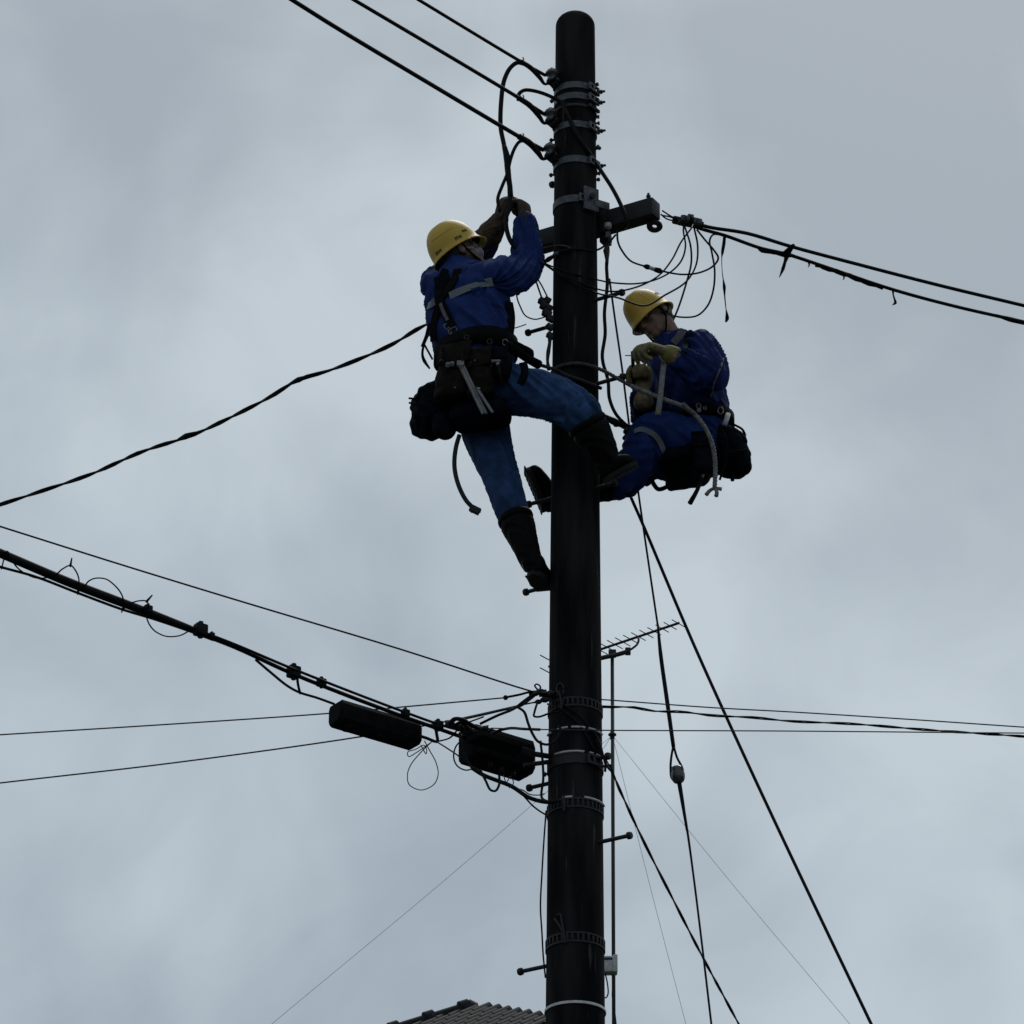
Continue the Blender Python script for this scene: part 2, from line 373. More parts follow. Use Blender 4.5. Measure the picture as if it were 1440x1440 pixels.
# ------------------------------------------------------------------ the utility pole
pole = thing('utility_pole', V((0, 0, 0)), 'tall dark round utility pole with steel bands and a short side arm', 'utility pole')
prof = [(pr(0), -0.3)] + [(pr(POLE_H*i/40), POLE_H*i/40) for i in range(40)]
zt = POLE_H - 0.092
prof = [p for p in prof if p[1] < zt] + [(pr(zt), zt)] + [(0.0957*math.cos(t_)**0.7, zt+0.068*math.sin(t_)) for t_ in (0.15, 0.3, 0.5, 0.7, 0.9, 1.1, 1.25, 1.38, 1.48, 1.54)]
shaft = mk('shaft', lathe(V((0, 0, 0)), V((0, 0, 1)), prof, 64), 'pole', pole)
def onp(px, py, extra=0.0):               # a point on the front of the pole's surface
    z = zp(py); x = P(px, py, 0).x
    for _ in range(4):
        r = pr(z)+extra; x = max(-r*0.999, min(r*0.999, x)); Y = -math.sqrt(max(r*r-x*x, 0)); p = P(px, py, Y); x, z = p.x, p.z
    return p
def bolt(c, d, ln, r, par, name='bolt'):
    d = d.normalized()
    g_ = join(rod(c, c+d*ln, r, 8), lathe(c+d*ln*0.55, d, [(r*1.9, 0), (r*1.9, r*1.6)], 6))
    return mk(name, g_, 'darksteel', par, smooth='auto')
def pole_band(py, h, kind='plain', bolts=True, ang=-35, m='galv'):
    z = onp(809, py).z; r = pr(z)
    if kind == 'plain':
        geo = ringband(z-h/2, z+h/2, r+0.0005, r+0.0055)
    else:                                  # punched band: two rims and crossbars
        g_ = G(); g_.add(ringband(z-h/2, z-h/2+h*0.17, r+0.0005, r+0.005)); g_.add(ringband(z+h/2-h*0.17, z+h/2, r+0.0005, r+0.005))
        for k in range(34):
            a = 2*math.pi*k/34; c = V((math.cos(a), math.sin(a), 0)); t = V((-c.y, c.x, 0))
            g_.add(rbox(c*(r+0.0026)+V((0, 0, z)), c*0.0022, t*0.0042, V((0, 0, h*0.34)), 0.1))
        geo = g_.geo
    o = mk('pole_band', geo, m, pole, smooth='auto')
    if kind == 'plain':
        a = math.radians(ang); c = V((math.cos(a), math.sin(a), 0)); t = V((-c.y, c.x, 0))
        # folded strap end with slots
        f_ = G()
        for s in (-1, 1): f_.add(rbox(c*(r+0.012)+V((0, 0, z+s*h*0.42)), c*0.006, t*0.040, V((0, 0, h*0.13)), 0.2))
        for s in (-1, -0.1, 1): f_.add(rbox(c*(r+0.012)+t*(s*0.036)+V((0, 0, z)), c*0.006, t*0.006, V((0, 0, h*0.31)), 0.2))
        mk('strap_end', f_.geo, m, o, smooth='auto')
    if bolts:
        d = V((0.94, -0.34, 0)); bolt(V((r*0.93, -r*0.28, z-0.004)), d, 0.055, 0.006, o)
        bolt(V((-r*0.95, 0.03, z-0.01)), V((-0.94, 0.2, 0)), 0.03, 0.006, o)
    return o
for py, h in ((119, 0.034), (134, 0.034), (174, 0.034), (223, 0.036)): pole_band(py, h)
pole_band(147, 0.014, bolts=False, m='darksteel')
pole_band(279, 0.038, bolts=False, ang=-62)
bz = onp(831, 283).z
br = mk('arm_bracket', join(rbox(V((0.075, -0.098, bz-0.005)), V((0.034, 0.02, 0)), V((0.003, -0.005, 0)), V((0, 0, 0.062)), 0.2),
     rbox(V((0.125, -0.07, bz-0.02)), V((0.05, 0.03, 0))*0.7, V((0.004, -0.006, 0)), V((0, 0, 0.02)), 0.2)), 'galv', pole, smooth='auto')
bolt(V((0.075, -0.105, bz)), V((0.4, -0.9, 0)), 0.02, 0.008, br)
for py, kind, h in ((986, 'punched', 0.045), (1066, 'plain', 0.046), (1128, 'punched', 0.048), (1317, 'punched', 0.048)):
    pole_band(py, h, kind, bolts=(kind == 'plain'), m='darksteel', ang=-50)
for py, x0, x1 in ((1023, 0, 0), (1057, 0, 0), (1121, 0, 0), (1409, 0, 0)):
    z = onp(809, py).z; r = pr(z)
    full = py == 1409
    arcs = [(math.radians(-180), math.radians(180))] if full else {1023: [(-165, -150), (-128, -105), (-98, -70), (-62, -20)], 1057: [(-135, -72), (-60, -52), (-45, -30)], 1121: [(-115, -96), (-72, -10)]}[py]
    if full: mk('pale_tie', ringband(z-0.006, z+0.006, r+0.0005, r+0.006), 'whiteband', pole)
    else:
        for a0, a1 in arcs:
            q = [V((math.cos(math.radians(a))*(r+0.007), math.sin(math.radians(a))*(r+0.007), z)) for a in [a0+(a1-a0)*k/6 for k in range(7)]]
            mk('pale_tie', tube(q, 0.006, 6, 0), 'whiteband', pole)
def step_bolt(px0, py0, side, ln):
    z = zp(py0)
    a = V((0, 0, z)) + AX*side*pr(z)*0.9; b = AX*side*(pr(z)+ln)+V((0, 0, z))
    mk('step_bolt', join(rod(a, b, 0.0095, 10), lathe(b-AX*side*0.012, AX*side, [(0.010, -0.004), (0.017, 0), (0.018, 0.012), (0.014, 0.02)], 12)), 'darksteel', pole, smooth='auto')
for py, side, ln in ((449, -1, 0.155), (430, 1, 0.150), (548, 1, 0.150), (692, -1, 0.14), (815, -1, 0.15), (1093, -1, 0.12), (1074, 1, 0.05), (1192, 1, 0.155), (1350, -1, 0.155), (694, 1, 0.10), (250, -1, 0.03), (147, -1, 0.03)):
    step_bolt(0, py, side, ln)
# small bolt ends along the right edge
for py in (124, 137, 147, 168, 176, 208, 215, 250, 256):
    z = zp(py); r = pr(z); bolt(V((r*0.97, -0.02+random.uniform(-0.02, 0.02), z)), V((1, -0.3+random.uniform(-.3, .2), random.uniform(-.1, .2))), random.uniform(0.015, 0.032), 0.0055, pole)
# spool insulators
for k, (px, py) in enumerate(((777, 108), (775, 164), (774, 213))):
    c = P(px, py, -0.075); ax = V((-0.12, 0.0, 1)).normalized()
    pf = [(0.012, -0.034), (0.030, -0.032), (0.034, -0.024), (0.030, -0.015), (0.018, -0.008), (0.018, 0.004), (0.030, 0.010), (0.034, 0.019), (0.030, 0.028), (0.012, 0.032)]
    ins = mk('spool_insulator', lathe(c, ax, pf, 24), 'porcelain', pole)
    mk('through_bolt', join(rod(c-ax*0.055, c+ax*0.05, 0.006, 8), lathe(c-ax*0.05, ax, [(0.012, 0), (0.012, 0.009)], 6)), 'darksteel', ins, smooth='auto')
    tip = V((-pr(c.z)*0.9, -0.03, c.z))
    dd = (tip-c); dd.z = 0
    mk('clevis', join(rbox(c-ax*0.042+dd*0.5, dd*0.75, V((0.0, 0.0, 0.0035)), V((dd.y, -dd.x, 0)).normalized()*0.02, 0.2), rbox(c+ax*0.040+dd*0.5, dd*0.7, V((0, 0, 0.003)), V((dd.y, -dd.x, 0)).normalized()*0.016, 0.2),
        rbox(c+dd*1.05-ax*0.004, dd.normalized()*0.012, V((0, 0, 0.046)), V((dd.y, -dd.x, 0)).normalized()*0.02, 0.2)), 'darksteel', ins, smooth='auto')
# side arm
zA = P(925, 293, -0.08).z
a0 = P(745, 346, 0.27); a0.z = zA; a1 = P(921, 292, -0.075); a1.z = zA
ad = (a1-a0).normalized(); an = V((ad.y, -ad.x, 0)); hh = 0.047
arm = mk('side_arm', rbox((a0+a1)/2, ad*((a1-a0).length/2), an*0.040, V((0, 0, hh)), 0.12), 'arm', pole, smooth='auto')
mk('end_cap', rbox(a1+ad*0.003, ad*0.004, an*0.037, V((0, 0, hh*0.93)), 0.2), 'darksteel', arm, smooth='auto')
ec_ = a1-ad*0.022-an*0.035-V((0, 0, hh+0.024)); ev = (V((0, 0, 1))*0.50+an*0.87).normalized(); ew = ad; en_ = ew.cross(ev)
mk('eye_plate', loft([[ec_+ew*math.cos(q_)*r_+ev*math.sin(q_)*r_*0.85+en_*h_ for q_ in [2*math.pi*k/24 for k in range(24)]] for r_, h_ in ((0.013, 0.007), (0.038, 0.007), (0.041, 0), (0.038, -0.007), (0.013, -0.007), (0.013, 0.007))], False), 'darksteel', arm, smooth='auto')
bolt(a1-ad*0.035+V((0, 0, hh)), V((0, 0, 1)), 0.05, 0.006, arm)
mk('hanger_strap', join(rbox(a1-ad*0.27+an*0.044, ad*0.022, an*0.004, V((0, 0, 0.075)), 0.2), rbox(a1-ad*0.27-V((0, 0, 0.085)), ad*0.018, an*0.03, V((0, 0, 0.03)), 0.2)), 'darksteel', arm, smooth='auto')
bolt(a1-ad*0.27+an*0.02-V((0, 0, 0.09)), V((0.6, -0.2, -0.5)), 0.05, 0.006, arm)
# upright rack iron on the lower left, guy clamp plate
mk('eye_bracket', join(tube([onp(788+5*math.cos(t), 970+9*math.sin(t)-0, 0.006) for t in [k*math.pi/6 for k in range(13)]], 0.004, 6, 0)), 'darksteel', pole)

# ------------------------------------------------------------------ wires strung to the pole
def strung(name, label, cat, px, wpx, z=None, m='cable', group=None, ext=('start',), tw=None, L_=9.0, parent=None):
    z0 = z if z is not None else None
    pts = [Pz(x, y, z0) for x, y in px] if z0 else None
    if 'start' in ext: pts = extend(pts, False, length=L_)
    if 'end' in ext: pts = extend(pts, True, length=L_)
    r = wpx*0.5*depth(pts[-2])/F_PX
    geo = twist(pts, r*0.62, tw, rr=r*0.62) if tw else tube(pts, r, 8, 6)
    return mk(name, geo, m, parent, label=label, cat=cat, group=group)
SW = 'insulated wires on the three spools'
for k, (pp, e, wp, lab) in enumerate((
    ([(586, -2), (665, 46), (735, 88)], (767, 106), 5.0, 'topmost of the three black wires running up left from the spools'),
    ([(495, -2), (620, 72), (735, 141)], (766, 161), 5.6, 'middle of the three black wires running up left from the spools'),
    ([(408, -2), (470, 37), (600, 115), (735, 195)], (764, 211), 6.4, 'lowest of the three black wires running up left from the spools'))):
    z = P(*e, -0.075).z
    pts = [Pz(x, y, z+0.02*(i == 0)) for i, (x, y) in enumerate(pp)]; pts = extend(pts, False, length=14.0)
    r = M(wp/2); end = P(*e, -0.075)
    dvec = (end-pts[-1]); sd_ = V((dvec.y, -dvec.x, 0)).normalized(); grip = pts[-1].lerp(pts[-2], 0.04)
    o = mk('overhead_wire', tube(pts+[end], r, 8, 6), 'cable', label=lab, cat='wire', group=SW)
    lp = [grip, pts[-1].lerp(end, 0.35)-V((0, 0, 0.004)), pts[-1].lerp(end, 0.75)-V((0, 0, 0.03)), end-V((0, 0, 0.05)), end+V((0.05, -0.03, -0.03)), end+V((0.055, 0.0, 0.0))]
    mk('dead_end_grip', tube(lp, [r*1.4, r*1.5, r*1.3, r*0.8, r*0.8, r*0.8], 8, 5), 'cable', o)
    tag_ = pts[-1]
    mk('tape_tail', tube([tag_, tag_+V((0.005, 0, 0.02)), tag_+V((0.0, 0, 0.03))], 0.003, 5, 3), 'cable', o)

def loopw(name, label, px, wpx, Y=0.0, m='cable', cat='cable', group=None, n=6):
    return wire(name, label, cat, path(px, Y), wpx, m, group, n=n)
loopw('jumper_cable', 'black jumper looping from the topmost spool wire down to the raised gloves',
      [(738, 90), (728, 88), (718, 95), (709, 113), (705, 140), (704, 178), (708, 200), (713, 222), (716, 250), (717, 275), (718, 290), (712, 305), (713, 325), (722, 345), (745, 360), (757, 366)], 6.6, -0.05, n=8)
loopw('jumper_cable', 'short black jumper from the lowest spool wire joining the longer jumper above the gloves',
      [(740, 198), (731, 199), (724, 208), (718, 224), (713, 245), (706, 262), (700, 280), (703, 297)], 5.0, -0.06, n=8)
mk('cable_sleeve', tube(path([(709, 205), (713, 222), (714, 240), (717, 262), (719, 276)], -0.055), [0.012, 0.017, 0.014, 0.013, 0.010], 8, 5), 'cable', label='taped splice sleeve on the jumper just above the raised gloves', cat='splice')
jc = path([(729, 141), (730, 132), (737, 127), (752, 128), (775, 136)], -0.1) + [onp(x, y, 0.012) for x, y in ((790, 145), (800, 165), (812, 190), (825, 210), (836, 226))] + path([(847, 243, -0.08), (860, 263, -0.08), (873, 288, -0.09), (882, 312, -0.1), (876, 322, -0.06)])
wire('jumper_cable', 'black jumper from the middle spool wire slanting across the pole to the side arm', 'cable', jc, 6.0)
for i, (px_, w_, lab) in enumerate((
    ([(752, 362), (770, 372), (800, 383), (840, 393.5), (865, 398), (893, 399), (920, 394), (945, 381), (959, 365), (964, 345), (961, 325), (962, 313)], 2.6, 'upper thin drop wire sagging from the pole to the clamp cluster'),
    ([(752, 362), (775, 377), (805, 393), (842, 407), (870, 409.5), (900, 402), (927, 387), (945, 365), (958, 340), (973, 320)], 2.6, 'thin drop wire sagging just under the upper one to the clamp cluster'),
    ([(756, 365), (790, 388), (820, 405), (842, 413), (870, 419), (905, 430), (935, 415), (965, 396), (979, 372), (981, 345), (976, 320)], 2.8, 'thin drop wire passing in front of the seated worker helmet'),
    ([(868, 325), (869, 340), (875, 353), (887, 367), (905, 374), (930, 381), (960, 386), (985, 383), (1003, 374), (1010, 363), (1004, 352), (992, 338), (980, 323)], 3.0, 'drop wire with an in-line connector between arm and clamp cluster'),
    ([(942, 443), (958, 446), (980, 444), (995, 430), (1003, 408), (1005, 380), (1001, 355), (998, 338), (1003, 330), (1012, 330)], 2.8, 'outermost hanging wire loop right of the seated worker helmet'),
    ([(946, 452), (955, 430), (966, 395), (972, 370), (971, 345), (965, 325), (962, 316)], 2.8, 'thin wire dropping steeply from the clamp cluster behind the helmet'))):
    Y = [-0.16, -0.16, -0.2, -0.1, 0.1, 0.1][i]
    pts = path(px_, Y)
    if i < 3:
        pts = [onp(x, y, 0.022) if 779 < x < 842 else P(x, y, Y if x > 842 else -0.08) for x, y in px_]
        for k, (x, y) in enumerate(px_):
            if x > 900: pts[k] = P(x, y, Y*(1-(x-900)/90))
    o = wire('drop_wire', lab, 'wire', pts, w_, 'cable')
    if i == 3:
        a, b, c, d = P(905, 374, Y), P(913, 376, Y), P(921, 379, Y), P(932, 382, Y)
        mk('connector', tube([a, a.lerp(b, .5), b], [0.006, 0.013, 0.012], 8, 3), 'closure', o); mk('connector_sleeve', rod(b, c, 0.010, 8), 'plasticbox', o); mk('connector', tube([c, c.lerp(d, .6), d], [0.012, 0.014, 0.006], 8, 3), 'closure', o)
# clamp cluster at the end of the arm
cl = thing('clamp_cluster', P(966, 312, -0.04), 'cluster of dark wire clamps hanging between side arm and outgoing wires', 'clamp')
for k, (x, y, r) in enumerate(((952, 310, 6.5), (958, 313, 5), (964, 308, 6), (968, 314, 6), (974, 310, 5.5), (981, 312, 6), (985, 315, 4.5), (961, 306, 4), (971, 305, 4.5))):
    c = P(x, y, -0.03-0.02*(k % 3)); rr = M(r)
    mk('clamp_body', join(rbox(c, V((1, 0.2, -0.15))*rr, V((-.2, 1, 0))*rr*0.8, V((.15, 0, 1))*rr*0.75, 0.5), rod(c+V((0, -rr, -rr*0.2)), c+V((0, rr, rr)), rr*0.35, 6)), 'galv' if k % 3 == 2 else 'darksteel', cl, smooth='auto')
for k, (s, e) in enumerate((((931, 296), (958, 309)), ((932, 303), (956, 312)), ((929, 301), (945, 310)))):
    mk('tie_wire', tube([P(*s, -0.07), P((s[0]+e[0])/2, (s[1]+e[1])/2+2*(-1)**k, -0.06), P(*e, -0.04)], 0.0042, 6, 4), 'cable', cl)
# the two outgoing wires on the right
zR = P(985, 317, -0.03).z
strung('overhead_wire', 'upper of the two black wires leaving right from the clamp cluster', 'wire', [(980, 315), (1000, 320), (1050, 328), (1112, 346.5), (1200, 370), (1320, 401), (1445, 431)], 5.2, zR, ext=('end',))
lo = strung('overhead_wire', 'lower wire leaving right from the clamp cluster, wrapped in tape with hanging tatters', 'wire', [(975, 318), (990, 323), (1019, 331), (1070, 349), (1105, 357), (1160, 375), (1255, 407), (1340, 430), (1445, 454)], 5.0, zR-0.01, ext=('end',))
def onlo(x, y): return Pz(x, y, zR-0.012)
mk('tape_wrap', tube([onlo(1064, 347), onlo(1072, 351.5), onlo(1090, 355), onlo(1105, 358), onlo(1118, 360)], [0.004, 0.014, 0.010, 0.016, 0.006], 8, 4), 'cable', lo)
mk('tape_wrap', twist([onlo(1148, 372), onlo(1165, 378), onlo(1190, 386), onlo(1215, 396), onlo(1242, 404)], 0.0075, 0.28, strands=3, rr=0.0065), 'cable', lo)
mk('tape_wrap', tube([onlo(1400, 443), onlo(1420, 449), onlo(1446, 455)], [0.006, 0.013, 0.012], 8, 4), 'cable', lo)
mk('tie_strip', tube([onlo(1116, 345), onlo(1111, 350), onlo(1107, 358), onlo(1104, 368), onlo(1101, 378), onlo(1096, 390)], [0.010, 0.014, 0.015, 0.008, 0.009, 0.002], 6, 4), 'cable', lo)
mk('tie_strip', tube([onlo(1085, 356), onlo(1098, 357), onlo(1108, 350)], 0.006, 6, 4), 'cable', lo)
mk('tape_tatter', tube([onlo(1019, 332), onlo(1018, 342), onlo(1016, 354), onlo(1015, 362), onlo(1015.5, 380), onlo(1017, 393), onlo(1018.5, 404), onlo(1019, 415), onlo(1021, 435), onlo(1022.5, 447), onlo(1021, 452)],
   [0.008, 0.009, 0.008, 0.0025, 0.002, 0.003, 0.009, 0.004, 0.0025, 0.011, 0.006], 6, 4), 'cable', lo)
mk('tape_tatter', tube([onlo(1256, 407), onlo(1256, 414), onlo(1258, 421), onlo(1259, 426), onlo(1255, 429)], [0.008, 0.004, 0.005, 0.008, 0.002], 6, 4), 'cable', lo)
for x, y in ((1137, 370), (1186, 388)): mk('tape_tatter', tube([onlo(x, y-2), onlo(x+1, y+3), onlo(x-1, y+6)], [0.006, 0.004, 0.001], 6, 3), 'cable', lo)
# left wires
zl = P(735, 430, 0).z
lp = [Pz(x, y, zl-0.02) for x, y in ((-4, 711), (60, 690), (130, 666), (200, 635), (270, 612), (330, 584), (380, 558), (420, 534), (460, 522), (500, 507), (550, 485), (600, 456))]
lp = extend(lp, False, length=9.0) + [P(650, 440, 0.0), P(690, 455, -0.05)]
lw = mk('service_drop', twist(lp, 0.0055, 0.42, rr=0.0062), 'cable', label='twisted black service cable rising from left edge to behind the standing worker', cat='cable')
for x, y in ((420, 535), (262, 614)): mk('tape_wrap', tube([Pz(x-14, y+6, zl-.02), Pz(x, y-1, zl-.02), Pz(x+14, y-6, zl-.02)], [0.006, 0.014, 0.006], 8, 4), 'cable', lw)
zk = P(770, 976, -0.08).z
strung('messenger_wire', 'thin straight wire from left edge down to the pole above the thick cable', 'wire', [(-4, 739), (180, 797), (350, 849), (560, 912), (747, 972), (772, 978)], 2.6, zk, ext=('start',))
t2 = strung('telephone_wire', 'upper of two thin wires rising gently from left edge to the pole', 'wire', [(-4, 1033.5), (230, 1019), (465, 1003), (590, 992), (712, 981)], 2.2, zk-0.01, m='thinwire')
mk('wire_end_grip', tube([Pz(709, 981, zk-.01), Pz(730, 977, zk-.01), Pz(748, 973, zk), Pz(775, 979, zk)], 0.006, 6, 4), 'cable', t2)
mk('grip_ball', ellip(Pz(711, 981, zk-.01), V((.012, 0, 0)), V((0, .012, 0)), V((0, 0, .012)), 10, 6), 'cable', t2)
strung('telephone_wire', 'lower of two thin wires rising gently from left edge, passing behind the long closure', 'wire', [(-4, 1101.5), (250, 1072), (520, 1034), (640, 1012), (735, 991), (770, 984)], 2.4, zk-0.02, m='thinwire')
# right thin wires
strung('telephone_wire', 'uppermost of three thin wires leaving the lower pole to the right', 'wire', [(800, 981), (850, 984), (1000, 995), (1110, 1001), (1270, 1011), (1446, 1023)], 2.0, zk-0.005, m='thinwire', ext=('end',))
strung('telephone_wire', 'wavy twisted middle one of three thin wires leaving the lower pole to the right', 'wire', [(800, 990), (850, 994), (890, 994.5), (920, 1000), (960, 1001), (1000, 1006), (1060, 1009), (1110, 1014), (1200, 1018), (1300, 1026), (1446, 1036)], 3.6, zk-0.02, m='cable', ext=('end',), tw=0.35)
strung('telephone_wire', 'lowest and most level of three thin wires leaving the lower pole to the right', 'wire', [(690, 1024), (770, 1026), (850, 1027), (1100, 1028), (1446, 1031)], 1.9, P(809, 1027, -0.13).z, m='thinwire', ext=('end',))

# the thick telecom cable, its messenger and hardware
zc = P(755, 1060, -0.1).z + 0.12
def C(x, y, dz=0.0): return Pz(x, y, zc+dz)
tk = thing('telecom_cable', C(280, 886), 'thick black telecom cable with hanger wires slanting from left edge to the closures', 'cable')
mk('sheath', tube(extend([C(-4, 776), (C(100, 820)), C(200, 858), C(262, 882), C(285, 890)], False, length=8.0), [0.0195, 0.0195, 0.0195, 0.017, 0.011], 12, 6), 'cable', tk)
mk('cable_strand', tube([C(262, 880), C(330, 906), C(413, 941), C(560, 998), C(625, 1021), C(660, 1030)], 0.0065, 8, 6), 'cable', tk)
mk('cable_strand', tube([C(262, 884), C(330, 910), C(413, 948), C(560, 1005), C(620, 1026), C(660, 1040)], 0.0095, 8, 6), 'cable', tk)
mk('messenger_strand', tube(extend([C(-4, 796), C(50, 811), C(110, 834), C(172, 857), C(215, 870), C(268, 888), C(300, 900)], False, length=8.0), 0.0062, 8, 6), 'cable', tk)
for k, (x, y, r) in enumerate(((282, 886, 8.5), (413, 945, 8.5), (452, 960, 6), (570, 1003, 5.5), (616, 1020, 6.5), (208, 857, 5.5), (298, 893, 3.5))):
    c = C(x, y); rr = M(r); d_ = V((0.8, 0.55, 0)).normalized()
    mk('suspension_clamp', join(rbox(c, d_*rr, V((-d_.y, d_.x, 0))*rr*0.8, V((0, 0, rr*0.95)), 0.35), rod(c-V((0, 0, rr*1.3)), c+V((0, 0, rr*1.4)), rr*0.4, 6)), 'cable', tk, smooth='auto')
sp = [[(2, 800), (10, 775), (18, 790), (30, 803), (52, 813), (75, 810), (88, 800), (99, 795), (106, 802), (111, 815), (109, 832)],
      [(119, 825), (125, 817), (135, 813), (148, 814), (160, 822), (170, 834), (174, 846), (174, 858)],
      [(174, 856), (185, 848), (195, 845), (205, 845), (209, 853), (206, 865), (210, 878), (220, 889), (235, 895), (252, 894), (268, 886)]]
for q in sp: mk('lashing_wire', tube([C(*a) for a in q], 0.0033, 6, 5), 'cable', tk)
for a, b in (((99, 796), (101, 785)), ((206, 846), (214, 837)), ((112, 826), (109, 836)), ((174, 852), (171, 861))): mk('lashing_tail', tube([C(*a), C(*b)], [0.006, 0.003], 6, 0), 'cable', tk)
mk('branch_cable', tube([C(360, 928), C(380, 945), C(405, 965), C(422, 974), C(445, 981), C(470, 990)], 0.006, 8, 5), 'cable', tk)
mk('branch_cable', tube([C(418, 952), C(419, 962), C(422, 975)], 0.006, 8, 4), 'cable', tk)
mk('branch_cable', tube([C(584, 1033), C(600, 1038), C(614, 1043), C(614, 1032), C(612, 1022)], 0.0075, 8, 4), 'cable', tk)
mk('branch_cable', tube([C(614, 1043), C(632, 1038), C(650, 1020), C(680, 1008)], 0.004, 6, 4), 'cable', tk)
# long closure box slung under the cable
def closure(name, label, a, b, hw_, hh_, chamfer=0.35, ribs=0, m='closure'):
    d_ = (b-a).normalized(); s_ = V((d_.y, -d_.x, 0)).normalized()
    if s_.y > 0: s_ = -s_
    u_ = s_.cross(d_)
    if u_.z < 0: u_ = -u_
    t = thing(name, a, label, 'cable closure', 'splice closures')
    def sec(c, k):
        e = 1-chamfer
        return [c+(s_*x*hw_+u_*y*hh_)*k for x, y in ((1, -e*.8), (1, e*.75), (e*.95, 1), (-e*.95, 1), (-1, e*.75), (-1, -e*.8), (-e*.8, -1), (e*.8, -1))]
    ln = (b-a).length
    mk('body', loft([sec(a, .8), sec(a+d_*0.012, 1), sec(b-d_*0.012, 1), sec(b, .85)]), m, t, smooth=False)
    for q in (0.12, 0.5, 0.88): mk('clip', join(rbox(a.lerp(b, q)-u_*hh_*1.02+s_*hw_*0.5, d_*0.014, s_*0.012, u_*0.012, 0.2)), m, t, smooth='auto')
    for q in range(ribs): mk('rib', rbox(a.lerp(b, 0.06+0.88*q/(ribs-1))+s_*hw_*1.0-u_*hh_*0.25, d_*0.004, s_*0.004, u_*hh_*0.5, 0.2), m, t, smooth='auto')
    return t, d_, s_, u_
closure('cable_closure', 'long black splice closure slung under the thick cable, left of the pole', C(470, 1003, -0.02), C(585, 1037, -0.02), 0.055, 0.054, 0.16, ribs=0)
c2, d2, s2, u2 = closure('cable_closure', 'shorter deeper black splice closure close against the pole', C(655, 1046, -0.03), C(742, 1072, -0.03), 0.070, 0.080, 0.10, ribs=0)
for a, b, r in (((737, 1058), (775, 1064), 0.013), ((737, 1076), (775, 1071), 0.011)): mk('mounting_rod', tube([P(*a, -0.12), P(*b, -0.05)], r, 8, 0), 'darksteel', c2)
mk('end_fitting', rbox(P(742, 1061, -0.12), V((0.03, 0, -0.01)), V((0, 0.025, 0)), V((0.005, 0, 0.022)), 0.4), 'closure', c2)
for x, y in ((706, 1086), (722, 1092), (690, 1078)): mk('gland', rod(P(x, y-6, -0.14), P(x, y+2, -0.14), 0.010, 8), 'closure', c2)
mk('top_cover', rbox(P(700, 1046, -0.13), d2*0.13, s2*0.055, u2*0.012, 0.4), 'closure', c2, smooth='auto')
# coil of fittings at the cable end
ce = thing('cable_end_fitting', C(655, 1028), 'knot of clamps and bent cable where the thick cable meets the shorter closure', 'cable fitting')
for x, y, r in ((633, 1019, 7), (645, 1023, 6.5), (656, 1027, 9), (668, 1031, 8), (678, 1026, 5), (683, 1024, 4), (662, 1040, 8)):
    c = C(x, y); rr = M(r); mk('clamp_body', join(ellip(c, V((rr, rr*.5, 0)), V((-rr*.4, rr*.8, 0)), V((0, 0, rr*.85)), 10, 6), rod(c-V((rr, 0, -rr*.6)), c+V((rr, 0, rr*.9)), rr*.3, 6)), 'darksteel', ce)
for q, r in (([(632, 1018), (640, 1011), (650, 1012), (660, 1018), (672, 1024)], 0.010), ([(640, 1020), (648, 1016), (658, 1024), (664, 1034)], 0.008), ([(650, 1035), (664, 1044), (680, 1040), (688, 1028)], 0.007)):
    mk('bent_cable', tube([C(*a) for a in q], r, 8, 5), 'cable', ce)
